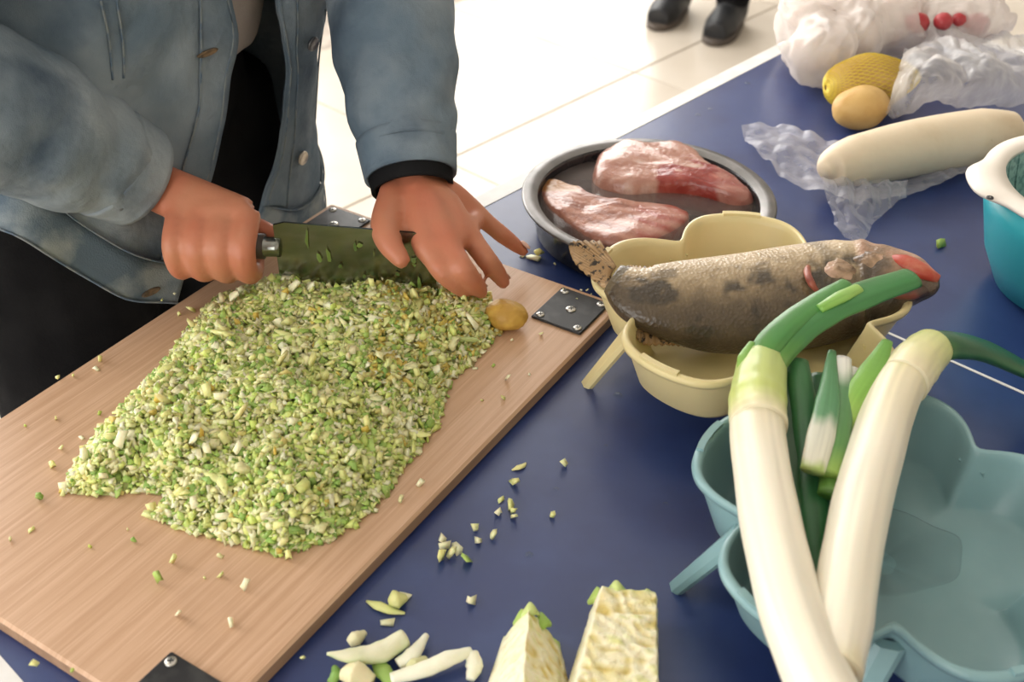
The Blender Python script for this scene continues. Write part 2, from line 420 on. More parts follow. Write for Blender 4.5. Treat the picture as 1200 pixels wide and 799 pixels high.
for sx in (-1, 1):
    for sy in (-1, 1):
        p = bpy.data.objects.new('mounting_plate', pl_me); COL.objects.link(p); p.parent = board
        p.location = (sx*(BLn/2-.037) + (-.024 if sx < 0 else 0), sy*(BWd/2-.034) + (.012*sy if False else 0), BTH-.0006)
        p['label'] = 'black metal mounting plate with screws'
        for (ax, ay, k) in ((0, 0, 1.25), (.0225, .0195, 1), (-.0225, .0195, 1), (.0225, -.0195, 1), (-.0225, -.0195, 1)):
            s = bpy.data.objects.new('screw', sc_me); COL.objects.link(s); s.parent = p; s.location = (ax, ay, .0026); s.scale = (k, k, k)
            sl = bpy.data.objects.new('screw', sl_me); COL.objects.link(sl); sl.parent = p; sl.location = (ax, ay, .0026); sl.rotation_euler.z = .6; sl.scale = (k, k, k)

# ------------------------------------------------------------------ the heap of chopped cabbage
rnd = random.Random(7)
PALE = [(.80, .79, .32), (.74, .77, .27), (.86, .83, .44), (.90, .85, .56), (.68, .74, .22), (.58, .70, .17), (.78, .79, .33), (.84, .77, .34), (.88, .80, .46)]
GREEN = [(.36, .52, .12), (.44, .60, .16), (.28, .45, .10)]
YEL = [(.72, .55, .13), (.74, .62, .22), (.68, .50, .10)]
def bit_color(px=None, r=rnd):
    k = r.random()
    yellowish = px is not None and px[0] > 430 and px[1] < 450
    if k < (.12 if yellowish else .17): c = r.choice(GREEN)
    elif k < (.34 if yellowish else .19): c = r.choice(YEL)
    else: c = r.choice(PALE)
    j = r.uniform(.82, 1.12); return tuple(min(1, x*j) for x in c)
def bit(c, size, r, flatk=None):
    """one chopped piece: a jittered, slightly bent chip (12 tris)"""
    ax = Vector((r.gauss(0, 1), r.gauss(0, 1), r.gauss(0, 1))).normalized()
    Rm = Matrix.Rotation(r.uniform(0, 2*pi), 3, ax)
    if flatk is None: flatk = r.uniform(.18, .7)
    sx, sy, sz = size*r.uniform(.7, 1.35), size*r.uniform(.5, 1.0), size*flatk
    V = []
    for i in (-1, 1):
        for j in (-1, 1):
            for k in (-1, 1):
                v = Vector((i*sx*r.uniform(.3, 1.15), j*sy*r.uniform(.25, 1.15), k*sz*r.uniform(.35, 1.1)))*.56
                V.append(Vector(c) + Rm @ v)
    return V, [(0, 1, 3, 2), (4, 6, 7, 5), (0, 4, 5, 1), (2, 3, 7, 6), (0, 2, 6, 4), (1, 5, 7, 3)]
heap_px = [(74, 578), (98, 530), (140, 482), (195, 425), (225, 385), (255, 350), (300, 335), (380, 322), (470, 318), (530, 322), (572, 348), (588, 388),
           (560, 420), (528, 448), (512, 500), (470, 556), (432, 604), (384, 636), (330, 652), (262, 636), (190, 614), (172, 604), (200, 585), (165, 575), (120, 584)]
heap_poly = [W(x, y, BTH) for x, y in heap_px]
def inside(x, y, poly):
    c = False; j = len(poly)-1
    for i in range(len(poly)):
        a, b = poly[i], poly[j]
        if (a.y > y) != (b.y > y) and x < (b.x-a.x)*(y-a.y)/(b.y-a.y)+a.x: c = not c
        j = i
    return c
def edge_dist(x, y, poly):
    d = 9; p = Vector((x, y))
    for i in range(len(poly)):
        a = poly[i].xy; b = poly[(i+1) % len(poly)].xy; ab = b-a
        t = max(0, min(1, (p-a).dot(ab)/ab.length_squared)); d = min(d, (p-a-ab*t).length)
    return d
def heap_h(x, y):
    if not inside(x, y, heap_poly): return 0.0
    d = edge_dist(x, y, heap_poly)
    h = .034*(1-math.exp(-d/.034)) + .006*min(1, d/.02)
    return h*(.88 + .35*noise.noise(Vector((x*22, y*22, 3))) )
xs = [p.x for p in heap_poly]; ys = [p.y for p in heap_poly]
bx0, bx1, by0, by1 = min(xs), max(xs), min(ys), max(ys)
HV = []; HF = []; HC = []
# solid core below the chips
NG = 90; idx = {}
for j in range(NG+1):
    for i in range(NG+1):
        x = bx0+(bx1-bx0)*i/NG; y = by0+(by1-by0)*j/NG; h = heap_h(x, y)
        if h > 0:
            idx[i, j] = len(HV); HV.append(Vector((x, y, TZ+BTH+max(.0003, h*.9-.003)))); HC.append((.62, .66, .28))
for j in range(NG):
    for i in range(NG):
        q = [(i, j), (i+1, j), (i+1, j+1), (i, j+1)]
        if all(k in idx for k in q): HF.append(tuple(idx[k] for k in q))
pieces = []
while len(pieces) < 14500:
    x, y = rnd.uniform(bx0, bx1), rnd.uniform(by0, by1)
    h = heap_h(x, y)
    if h <= 0: continue
    px = proj((x, y, TZ+BTH+h))
    size = rnd.choice((.0045, .005, .0058, .0066, .0075, .009))
    c = Vector((x, y, TZ+BTH+max(.0018, h - rnd.random()**1.5*.006)))
    v, f = bit(c, size, rnd); o = len(HV); HV += v; HF += [tuple(a+o for a in t) for t in f]
    cc = bit_color(px); HC += [cc]*8; pieces.append(c)
HV = [Vector((v.x, v.y, max(v.z, TZ+BTH+.0003))) for v in HV]
heap = obj('chopped_cabbage', HV, HF, M['bits'], smooth=True, cols=HC)
tag(heap, 'large heap of finely chopped pale green cabbage on the wooden board', 'chopped cabbage', kind='stuff')

# single chips: variants shared as mesh data
def variant(size, colr, r, flatk=None, kind='chip'):
    if kind == 'chip':
        V, F = bit((0, 0, 0), size, r, flatk)
        V2 = V; F2 = F
    else:                       # curled strip
        L = size*r.uniform(1.6, 2.6); cu = r.uniform(.4, 1.1)
        V2, F2, _ = tube([(-L/2, 0, 0), (-L/6, L*.12*cu, size*.1), (L/6, L*.12*cu, size*.18), (L/2, 0, 0)],
                         [size*.1, size*.3, size*.34, size*.08], 6, 3, flat=[size*.06, size*.13, size*.13, size*.06])
    z0 = min(v[2] for v in V2); V2 = [Vector((v[0], v[1], v[2]-z0)) for v in V2]
    return mesh('cabbage_bit', V2, F2, M['bits'], True, [colr]*len(V2))
vr = random.Random(3)
chips = [variant(.0065*vr.uniform(.8, 1.3), bit_color(None, vr), vr, vr.uniform(.3, .7)) for _ in range(22)]
pale_chips = [variant(.0068*vr.uniform(.8, 1.3), vr.choice(PALE[2:4]+PALE[:1]), vr, vr.uniform(.3, .6)) for _ in range(12)]
strips = [variant(.009, vr.choice(PALE), vr, kind='strip') for _ in range(8)]
green_chips = [variant(.008, vr.choice(GREEN[:2]), vr, .25) for _ in range(3)]
def place(me, name, p, label, cat, group, r, sc=1.0):
    o = bpy.data.objects.new(name, me); COL.objects.link(o); o.location = p
    o.rotation_euler.z = r.uniform(0, 2*pi); o.scale = (sc, sc, sc)
    return tag(o, label, cat, group)
r2 = random.Random(21); cnt = 0
while cnt < 190:
    x, y = r2.uniform(bx0, bx1), r2.uniform(by0, by1); h = heap_h(x, y)
    if h < .008: continue
    place(r2.choice(chips+strips[:4]+pale_chips), 'cabbage_piece', (x, y, TZ+BTH+h-.0015), 'chopped cabbage piece lying on top of the heap on the board', 'cabbage piece',
          'larger chopped pieces on the heap', r2, r2.uniform(.9, 1.5)); cnt += 1
board_bits = [(493, 569, 1), (595, 447, 1), (590, 468, 1.1), (634, 393, 1.1), (565, 470, .6), (48, 586, 1.5), (62, 548, 1.1), (72, 527, 1.1), (117, 486, 1.0), (13, 634, 1.1), (37, 622, 1.1),
  (106, 642, .8), (157, 636, .9), (204, 660, 1.2), (259, 676, 1.1), (288, 690, 1.0), (210, 724, 1), (271, 732, 1), (259, 654, .7), (240, 678, .6), (355, 773, .6), (42, 782, 1),
  (85, 787, .8), (68, 444, 1.2), (86, 442, 1), (113, 433, 1.2), (118, 424, 1), (96, 513, .8), (225, 366, 2.0), (227, 386, 2.0), (210, 370, .7), (30, 500, .6), (66, 492, .6), (620, 439, .5), (556, 432, .7), (578, 430, .9),
  (150, 622, .8), (470, 588, .9), (455, 575, .8), (338, 655, 1.3), (440, 600, .9), (505, 500, .8), (575, 398, 1.3), (560, 415, 1.2), (600, 400, .5), (190, 352, .7), (205, 345, .6)]
for x, y, s in board_bits:
    place(r2.choice(pale_chips+chips[:8]), 'cabbage_bit', W(x, y, BTH), 'tiny pale cabbage bit scattered loose on the wooden board', 'cabbage bit', 'loose cabbage bits on the board', r2, s*.75)
o = place(green_chips[0], 'cabbage_bit', W(186, 683, BTH), 'small bright green leaf bit on the bare wood', 'cabbage bit', None, r2, 1.1)
table_bits = [(608, 547), (602, 567), (587, 587), (598, 596), (602, 602), (602, 608), (584, 603), (661, 546), (647, 606), (557, 621), (561, 636), (578, 630), (519, 635), (522, 643), (535, 644), (529, 652),
  (517, 656), (552, 706), (456, 731), (462, 712), (452, 712), (475, 700)]
for x, y in table_bits:
    place(r2.choice(pale_chips+pale_chips+strips[:3]), 'cabbage_bit', W(x, y, 0), 'tiny pale cabbage bit fallen on the blue table beside the board', 'cabbage bit', 'cabbage bits on the blue table', r2, r2.uniform(.85, 1.35))
place(green_chips[1], 'cabbage_bit', W(547, 659, 0), 'small flat green leaf bit on the blue table beside the board', 'cabbage bit', None, r2, 1.1)
for x, y, s in ((613, 300, .9), (625, 303, 1.5), (631, 300, 1.0), (650, 311, .7)):
    place(r2.choice(pale_chips), 'cabbage_bit', W(x, y, 0), 'white cabbage bit on the blue table between board and pan', 'cabbage bit', 'white bits by the pan', r2, s)
for x, y, s in ((688, 341, .7), (693, 345, .5), (681, 340, .5), (698, 338, .5), (676, 350, .4), (660, 340, .5)):
    place(r2.choice(pale_chips), 'cabbage_bit', W(x, y, BTH+.0026), 'white crumb on the black mounting plate beside the yellow tray', 'cabbage bit', 'crumbs on the black plate', r2, s*.6)
o = place(green_chips[2], 'leaf_scrap', W(1102, 289, 0), 'small dark green leaf scrap on the table near the teal bowl', 'leaf scrap', None, r2, 1.7)
# bigger leaf chunk and the yellow lump at the edge of the heap
V, F = box((0, 0, 0), (.028, .020, .004), .3, .002)
p0 = W(541, 398, BTH+.014)
Rm = Matrix.Rotation(-.7, 3, 'X')
o = obj('cabbage_chunk', [p0 + Rm @ v for v in V], F, M['bits'], smooth=False, cols=[(.42, .52, .20)]*len(V)); tag(o, 'flat light green cabbage chunk at the edge of the heap', 'cabbage piece')
V, F = ellipsoid(W(594, 369, BTH+.013), (.0205, .0160, .0135), 24, 14, lambda v: 1+.10*nz(v, 1.6, 4)-.06*max(0, v.x), Matrix.Rotation(-.35, 3, 'Z'))
tag(obj('potato_end', V, F, M['ginger']), 'yellow-brown vegetable end beside the chopped heap', 'vegetable piece')

# ------------------------------------------------------------------ round pan with meat in water
PH = .045; pc = W(760, 228, PH); pc.z = TZ
pan = thing('round_pan', pc, 'round black pan with grey rim holding raw meat in water', 'pan')
R0 = .1185
obj('body', *lathe(pc, [(.001, .0), (R0-.012, 0), (R0-.003, .006), (R0, PH-.006), (R0+.001, PH-.003), (R0-.003, PH-.003), (R0-.004, PH-.008), (R0-.008, .009), (R0-.016, .004), (.001, .004)], 72, False), M['pan'], pan)
obj('rim', *lathe(pc, [(R0-.004, PH-.003), (R0+.002, PH-.0005), (R0+.0105, PH), (R0+.0125, PH-.0014), (R0+.0105, PH-.003), (R0+.0005, PH-.0034), (R0-.004, PH-.003)], 72, False), M['rim'], pan)
wl = .031
wv, wf = lathe(pc, [(R0-.0085, .0095), (R0-.0048, wl), (.0005, wl)], 64, False)
M['pan_water'] = film('pan_water', (.35, .30, .28), .16, .03, (8, .15))
tag(obj('water', *lathe(pc, [(R0-.0046, wl-.001), (R0-.0048, wl), (.0005, wl)], 64, False), M['pan_water']), 'still cloudy water filling the black pan', 'water')
def meat_block(name, outline, z0, top, colf, label, seed):
    """outline: px loop at the water level; domed block of meat"""
    c = sum(((W(x, y, wl)) for x, y in outline), Vector())/len(outline); c.z = TZ+z0
    nseg = 120; loop = []
    P = [W(x, y, wl) for x, y in outline]; P2 = P+P[:3]
    for k in range(nseg):
        u = k/nseg*len(P); i = int(u); f = u-i
        a, b, d, e = P[(i-1) % len(P)], P[i % len(P)], P[(i+1) % len(P)], P[(i+2) % len(P)]
        loop.append((b*2+(d-a)*f+(a*2-b*5+d*4-e)*f*f+(b*3-a-d*3+e)*f*f*f)*.5)
    V = []; Fc = []; C = []; prof = [(.93, z0), (1.0, (z0+wl)*.5), (1.0, wl-.002), (.97, top*.5+wl*.5), (.91, top*.85+wl*.15), (.82, top*.97+wl*.03), (.72, top), (.62, top), (.52, top), (.42, top), (.32, top), (.22, top), (.12, top), (.01, top)]
    for ri, (s, z) in enumerate(prof):
        for p in loop:
            v = Vector((c.x+(p.x-c.x)*s, c.y+(p.y-c.y)*s, TZ+z))
            v.z += (.0018*nz((v.x*45, v.y*130, 0), 1, seed)+.0045*nz(v, 28, seed+3)) if ri > 2 else 0
            V.append(v); C.append(colf(v, proj(v)))
    for i in range(len(prof)-1):
        for j in range(nseg):
            j2 = (j+1) % nseg; Fc.append((i*nseg+j, i*nseg+j2, (i+1)*nseg+j2, (i+1)*nseg+j))
    Fc.append(tuple(range(nseg))[::-1])
    tag(obj(name, V, Fc, M['meat'], cols=C), label, 'meat')
def col_a(v, p):
    n1 = nz(v, 90, 1)*.5+nz((v.x*60, v.y*160, v.z*60), 1, 2)*.5
    if p[0] > 770 and p[1] > 196 + (p[0]-770)*-.10 + n1*22: b = lc([(-.5, (.24, .022, .018)), (.1, (.34, .05, .035)), (.5, (.52, .20, .15))], n1)
    else: b = lc([(-.5, (.42, .20, .14)), (.2, (.55, .34, .26)), (.5, (.74, .62, .54))], n1)
    if p[0] > 840: b = lc([(-.5, (.32, .08, .06)), (.5, (.52, .28, .22))], n1)
    return (b[0]*.86, b[1]*.74, b[2]*.74)
meat_block('beef_piece', [(694, 206), (706, 180), (740, 173), (790, 175), (815, 186), (835, 205), (868, 222), (884, 236), (862, 241), (820, 230), (780, 226), (735, 228), (702, 220)], .006, .047, col_a,
           'raw red meat lump with white fat rising from the pan water', 5.0)
def col_b(v, p):
    s = (p[0]-640)*.28 - (p[1]-225)
    st = sin(s*.42 + 2*nz(v, 30, 4))*.5 + nz(v, 120, 6)*.4
    b = lc([(-.7, (.30, .13, .09)), (0, (.46, .23, .16)), (.7, (.58, .34, .25))], st)
    if p[0] > 745 and p[1] > 238: b = lc([(-.7, (.38, .08, .055)), (.7, (.60, .38, .30))], st)
    if p[0] < 678 and p[1] < 224: b = (.46, .25, .08)
    return (b[0]*.86, b[1]*.74, b[2]*.74)
meat_block('beef_piece', [(634, 222), (645, 212), (672, 218), (690, 228), (730, 238), (770, 238), (805, 246), (803, 262), (770, 280), (735, 290), (700, 284), (665, 262), (640, 240)], .006, .0365, col_b,
           'flat pink grained meat slab lying low in the pan water', 9.0)

# ------------------------------------------------------------------ flower-shaped plastic trays
def petal_r(a, ph):
    s = min(1, sqrt(cos(2.5*(a-ph))**2 + .003)/.88)
    s0 = sqrt(cos(2.5*(a-ph))**2 + .012)
    return .5*(.0955 + .0445*(s*s*(3-2*s))**.82) + .5*(.0975 + .043*min(1, s0)**.62)
def tray(name, c, ph, m, label, seed, rim=.09, fz=.040):
    t = thing(name, (c.x, c.y, TZ), label, 'tray')
    n = 200; K_ = .955
    prof = [(.02, fz+.002), (.55, fz), (.80, fz+.001), (.845, fz+.006), (.955, rim-.006), (.963, rim-.001), (.985, rim+.001), (1.012, rim), (1.018, rim-.003), (1.012, rim-.006), (.985, rim-.006), (.97, rim-.010), (.86, fz+.003), (.81, fz-.0035), (.5, fz-.0035), (.02, fz-.0035)]
    V = []; F = []
    for s, z in prof:
        for j in range(n):
            a = 2*pi*j/n; w_ = min(1, s/.80)**3; r = (petal_r(a, ph)*w_ + .115*(1-w_))*s*K_
            V.append(Vector((c.x+r*cos(a), c.y+r*sin(a), TZ+z)))
    for i in range(len(prof)-1):
        for j in range(n):
            j2 = (j+1) % n; F.append((i*n+j, i*n+j2, (i+1)*n+j2, (i+1)*n+j))
    F.append(tuple(range(n))); F.append(tuple((len(prof)-1)*n+j for j in range(n))[::-1])
    obj('basin', V, F, m, t)
    for k in range(5):          # raised tab on each petal's rim, leg beside each petal
        a0 = ph+2*pi*k/5
        Vt = []; Ft = []
        for q in range(7):
            a = a0-.13+.26*q/6
            for s, z in ((.972, rim), (.972, rim+.0028), (1.010, rim+.0028), (1.010, rim)):
                r = petal_r(a, ph)*s*K_; Vt.append(Vector((c.x+r*cos(a), c.y+r*sin(a), TZ+z)))
        for q in range(6):
            for w in range(3): Ft.append((q*4+w, q*4+w+1, q*4+5+w, q*4+4+w))
        Ft += [(0, 1, 2, 3), (27, 26, 25, 24)]
        obj('rim_tab', Vt, Ft, m, t, False)
        ang = a0-radians(36); ang2 = a0-radians(45)
        rt, rb = petal_r(ang, ph)*K_*1.01, .133
        d = Vector((cos(ang), sin(ang), 0)); s_ = Vector((-sin(ang), cos(ang), 0))
        top = Vector((c.x, c.y, TZ+rim-.016))+d*rt; bot = Vector((c.x+cos(ang2)*rb, c.y+sin(ang2)*rb, TZ))
        w0, w1, th = .0098, .0072, .0030
        Vl = []
        for q, wd in ((top, w0), (top*.5+bot*.5, (w0+w1)/2), (bot, w1)):
            Vl += [q-s_*wd-d*th, q+s_*wd-d*th, q+s_*wd+d*th*.2, q+s_*wd*.55+d*th*1.3, q-s_*wd*.55+d*th*1.3, q-s_*wd+d*th*.2]
        Fl = []
        for q in range(2):
            for j in range(6): Fl.append((q*6+j, q*6+(j+1) % 6, q*6+6+(j+1) % 6, q*6+6+j))
        Fl += [(5, 4, 3, 2, 1, 0), (12, 13, 14, 15, 16, 17)]
        obj('leg', Vl, Fl, m, t, False)
    return t
YC = Vector((.1985, .787, 0)); TC = Vector((.2515, .5365, 0))
tray('yellow_tray', YC, radians(13), M['yellow_pl'], 'pale yellow flower-shaped plastic tray holding the fish', 1)
tray('teal_tray', TC, radians(4), M['teal_pl'], 'pale teal flower-shaped plastic tray under the leeks', 2)
# puddle of water in the teal tray
pp = [W(x, y, .042) for x, y in ((985, 600), (1020, 590), (1060, 598), (1095, 615), (1125, 628), (1128, 650), (1122, 676), (1090, 688), (1050, 698), (1010, 694), (985, 690), (950, 650))]
V = []; F = []; n = len(pp)*4; cpp = sum(pp, Vector())/len(pp)
for s, dz in ((1, -.0008), (.985, .0008), (.96, .0012), (.7, .0012), (.4, .0012), (.1, .0012)):
    for k in range(n):
        i = k//4; f = (k % 4)/4; a, b, d, e = pp[i-1], pp[i], pp[(i+1) % len(pp)], pp[(i+2) % len(pp)]
        q = (b*2+(d-a)*f+(a*2-b*5+d*4-e)*f*f+(b*3-a-d*3+e)*f*f*f)*.5
        q = cpp+(q-cpp)*s; V.append(Vector((q.x, q.y, TZ+.0405+dz)))
for i in range(5):
    for j in range(n): F.append((i*n+j, i*n+(j+1) % n, (i+1)*n+(j+1) % n, (i+1)*n+j))
F.append(tuple(5*n+j for j in range(n)))
M['puddle'] = film('puddle', (.30, .40, .40), .02, .03, (3, .02))
tag(obj('water_puddle', V, F, M['puddle'], smooth=False), 'shallow clear puddle on the floor of the teal tray', 'water')

# ------------------------------------------------------------------ fish
fp = [W(718, 326, .101), W(758, 348, .092), W(815, 357, .081), W(885, 354, .077), W(945, 345, .078), W(1000, 334, .083), W(1050, 330, .093), W(1085, 330, .101), W(1100, 329, .103)]
fish = thing('fish', (fp[3].x, fp[3].y, TZ+.024), 'whole raw spotted fish with red open mouth lying in yellow tray', 'fish')
frad = [.015, .033, .0455, .0500, .0500, .0450, .032, .016, .006]     # half depth back-belly
fth = [.008, .017, .025, .0295, .0315, .030, .024, .013, .005]        # half thickness
def fcr(L, t): return cr(L, t)
V = []; F = []; C = []; nn = 72; K = 160
for k in range(K+1):
    t = k/K; p = cr(fp, t); d = (cr(fp, min(1, t+.004))-cr(fp, max(0, t-.004))).normalized()
    s = d.cross(Vector((0, 0, 1))).normalized(); u = s.cross(d)
    # s points towards the camera side = the dark back; tilt a little so the flank faces up
    tl = .22; s2 = s*cos(tl) - u*sin(tl); u2 = u*cos(tl) + s*sin(tl)
    ra, rb = max(.003, fcr(frad, t)), max(.002, fcr(fth, t))
    for j in range(nn):
        a = 2*pi*j/nn; ca, sa = cos(a), sin(a)
        e = 1.0
        if t > .64:            # gill cover step and eye socket relief
            e += .05*math.exp(-((t-.66)/.012)**2) - .02*math.exp(-((t-.69)/.012)**2)
        v = p + s2*(ra*ca*e) + u2*(rb*(abs(sa)**.85)*(1 if sa > 0 else -1)*e)
        if t > .6: v += u2*(.0025*nz(v, 45, 2))
        V.append(v)
        w = ca                 # +1 back, -1 belly
        b = lc([(-1, (.62, .50, .36)), (-.6, (.60, .47, .31)), (-.2, (.38, .28, .16)), (.15, (.20, .14, .075)), (.5, (.10, .07, .038)), (1, (.06, .042, .026))], w + .30*nz(v, 35, 3) + .22*nz(v, 160, 5))
        sp = nz(v, 48, 11)+.6*nz(v, 150, 12)
        if sp > .18 and w > -.5: k2 = min(1, (sp-.18)*3)*(.9 if w > -.1 else .55); b = tuple(x*(1-k2)+y*k2 for x, y in zip(b, (.035, .026, .016)))
        if .50 < t < .60: b = tuple(x*(1-.45*math.exp(-((t-.555)/.022)**2)) for x in b)
        if t > .63:
            hd = lc([(-1, (.62, .42, .30)), (-.5, (.42, .24, .16)), (-.1, (.26, .16, .095)), (.4, (.12, .08, .05)), (1, (.05, .038, .026))], w+.9*nz(v, 60, 8)+.4*nz(v, 140, 9))
            k3 = min(1, (t-.63)/.03); b = tuple(x*(1-k3)+y*k3 for x, y in zip(b, hd))
        if t > .86 and w < .45:
            k3 = min(1, (t-.86)/.05); b = tuple(x*(1-k3)+y*k3 for x, y in zip(b, (.52, .10, .06)))
        if t < .03: b = (.12, .09, .05)
        C.append(b)
for k in range(K):
    for j in range(nn): F.append((k*nn+j, k*nn+(j+1) % nn, (k+1)*nn+(j+1) % nn, (k+1)*nn+j))
F.append(tuple(range(nn))[::-1]); F.append(tuple(K*nn+j for j in range(nn)))
obj('body', V, F, M['fish'], fish, cols=C)
def fin(name, base, tips, th=.0014, m='fin', ridges=14, amp=.0011):
    """membrane between a base curve and a tip curve, ribbed"""
    base = [Vector(b) for b in base]; tips = [Vector(b) for b in tips]; nu = ridges*4+1; nv = 7
    V, F = grid(nu, nv, lambda u, v: cr(base, u).lerp(cr(tips, u), v) + Vector((0, 0, amp*cos(u*ridges*2*pi)*(.3+.7*v))))
    o = obj(name, V, F, M[m], fish); solid(o, th, 0); return o
fin('tail_fin', [W(722, 312, 0.1020), W(716, 322, 0.1010), W(716, 335, 0.0960)], [W(703, 283, 0.1070), W(672, 284, 0.1070), W(668, 292, 0.1030), W(677, 311, 0.0990), W(708, 338, 0.0930)], .002, ridges=16)
fin('dorsal_fin', [W(775, 392, .066), W(830, 400, .062), W(890, 402, .060), W(940, 396, .062)], [W(772, 402, .056), W(822, 407, .056), W(885, 411, .054), W(945, 404, .056)], ridges=22)
fin('soft_dorsal_fin', [W(738, 352, .092), W(756, 372, .082), W(785, 388, .074)], [W(742, 380, .082), W(752, 402, .070), W(788, 404, .066)], ridges=10)
fin('anal_fin', [W(733, 318, 0.1010), W(755, 322, 0.0990), W(785, 318, 0.0970)], [W(736, 312, 0.0990), W(750, 313, 0.0950), W(775, 315, 0.0930)], ridges=8)
M['fin_pale'] = mat('pale_fin', (.66, .50, .32), .4, col2=(.55, .30, .16), nscale=70)
fin('pelvic_fin', [W(935, 312, 0.1040), W(920, 308, 0.1030), W(905, 306, 0.1010)], [W(955, 304, 0.1050), W(925, 297, 0.1050), W(898, 301, 0.1050)], m='fin_pale', ridges=6)
ev, ef = ellipsoid(W(1032, 340, .121), (.0045, .0045, .0028), 18, 10)
eye = obj('eye', ev, ef, M['iris'], fish)
V, F, _ = tube([W(1030, 304, .108), W(1058, 307, .113), W(1082, 318, .113), W(1099, 327, .108)], [.003, .0085, .0085, .004], 14, 6, flat=[.003, .006, .006, .004])
obj('upper_jaw', V, F, M['red'], fish)
V, F, _ = tube([W(1040, 338, .098), W(1068, 338, .100), W(1094, 334, .101)], [.010, .012, .004], 14, 6, flat=[.008, .008, .003])
obj('lower_jaw', V, F, mat('fish_jaw', (.075, .045, .03), .4, col2=(.22, .07, .045), nscale=70), fish)
def plate(name, px, py, z, r_, ang, seed):
    V, F = ellipsoid(W(px, py, z), r_, 30, 18, lambda v: 1+.14*nz(v, 1.8, seed)+.05*nz(v, 6, seed), Matrix.Rotation(ang, 3, 'Z'))
    C = [lc([(-.5, (.12, .075, .045)), (-.1, (.30, .19, .11)), (.2, (.44, .29, .18)), (.5, (.56, .36, .26))], .9*nz(v, 75, seed)+.6*nz(v, 190, seed+2)) for v in V]
    obj(name, V, F, M['fish'], fish, cols=C)
plate('gill_cover', 978, 320, .101, (.021, .017, .011), -.3, 2.0)
plate('cheek', 1022, 313, .104, (.021, .014, .012), -.25, 6.0)
V, F, T = tube([W(950, 306, .104), W(946, 318, .109), W(951, 332, .108), W(962, 346, .100)], [.001, .0032, .0032, .001], 8, 6); obj('gill_slit', V, F, mat('gill_red', (.36, .10, .06), .35, col2=(.24, .06, .04), nscale=90), fish)

# ------------------------------------------------------------------ leeks
WH, WC, PG, GR, DG = (.82, .76, .62), (.80, .72, .50), (.55, .62, .20), (.10, .26, .055), (.022, .095, .038)
def leek_tube(name, path, rad, stops, parent, n=40, flat=None, seed=1, sub=12, up=(0, 0, 1)):
    V, F, T = tube(path, rad, n, sub, flat=flat, up=up, fn=lambda t, a: 1+.004*sin(a*9+seed)+.03*noise.noise(Vector((t*9, cos(a), seed))))
    C = []
    for (t, a), v in zip(T, V):
        tt = t + .02*sin(a*4+seed) + .03*noise.noise(Vector((a*2, t*6, seed)))
        b = lc(stops, tt); st = 1+.20*noise.noise(Vector((cos(a)*14, sin(a)*14, t*2+seed)))
        C.append(tuple(max(0, min(1, x*st)) for x in b))
    return obj(name, V, F, M['leek'], parent, cols=C)
zA = .112
LA = [W(985, 850, zA), W(948, 770, zA), (W(921, 690, zA)), W(903, 610, zA), W(890, 530, zA), W(887, 470, zA), W(893, 425, zA)]
la = thing('leek', (LA[0].x, LA[0].y, TZ+.091), 'thick white leek whose dark green leaves lie across the fish', 'leek', 'leeks on the teal tray')
leek_tube('stalk', LA, [.0185, .0185, .0188, .0190, .0188, .0180, .0172], [(0, WH), (.62, WH), (.80, WC), (.93, PG), (1, PG)], la, seed=1)
leek_tube('sheath', [W(889, 500, zA+.001), W(888, 470, zA+.001), W(893, 428, zA+.001)], [.0195, .0202, .0180], [(0, WC), (.4, PG), (1, (.50, .60, .22))], la, seed=4)
leek_tube('leaf', [W(900, 432, 0.1180), W(920, 400, 0.1240), W(960, 368, 0.1320), W(1010, 346, 0.1360), W(1068, 326, 0.1360)], [.011, .0145, .0150, .0140, .0115], [(0, (.25, .40, .12)), (.12, GR), (.3, (.06, .20, .06)), (1, (.05, .20, .06))], la, flat=[.008, .0075, .007, .0065, .006], seed=2)
leek_tube('leaf', [W(886, 430, 0.1200), W(902, 402, 0.1280), W(930, 374, 0.1340), W(965, 350, 0.1380), W(992, 332, 0.1400)], [.009, .011, .010, .009, .006], [(0, (.30, .44, .14)), (.12, GR), (.3, (.07, .23, .06)), (1, (.09, .26, .07))], la, flat=[.006, .006, .005, .004, .003], seed=3)
leek_tube('leaf', [W(960, 362, 0.1390), W(985, 348, 0.1420), W(1006, 338, 0.1420)], [.004, .006, .005], [(0, (.20, .42, .08)), (1, (.30, .50, .12))], la, flat=[.003, .003, .003], seed=5)
leek_tube('leaf', [W(872, 438, 0.1180), W(874, 420, 0.1240), W(882, 402, 0.1280)], [.005, .006, .003], [(0, (.30, .48, .12)), (1, (.16, .36, .06))], la, flat=[.004, .003, .002], seed=6)
zB = .111
LB = [W(978, 788, zB), W(986, 730, zB), W(996, 660, zB), W(1010, 590, zB), W(1029, 520, zB), W(1052, 455, zB), W(1085, 412, zB)]
lb = thing('leek', (LB[0].x, LB[0].y, TZ+.091), 'thick white leek with a root end and a green leaf bending over the table line', 'leek', 'leeks on the teal tray')
leek_tube('stalk', LB, [.0150, .0175, .0180, .0185, .0185, .0180, .0165], [(0, WC), (.06, WH), (.62, WH), (.84, WC), (.95, (.66, .66, .32)), (1, PG)], lb, seed=7)
leek_tube('root', [W(976, 800, zB-.002), W(977, 788, zB-.001), W(980, 776, zB)], [.006, .0125, .0155], [(0, (.50, .38, .20)), (.6, (.66, .56, .36)), (1, WC)], lb, seed=3)
leek_tube('sheath', [W(1058, 448, zB+.001), W(1072, 428, zB+.001), W(1092, 408, zB)], [.0186, .0186, .0160], [(0, WC), (.6, (.68, .66, .34)), (1, (.55, .60, .24))], lb, seed=12)
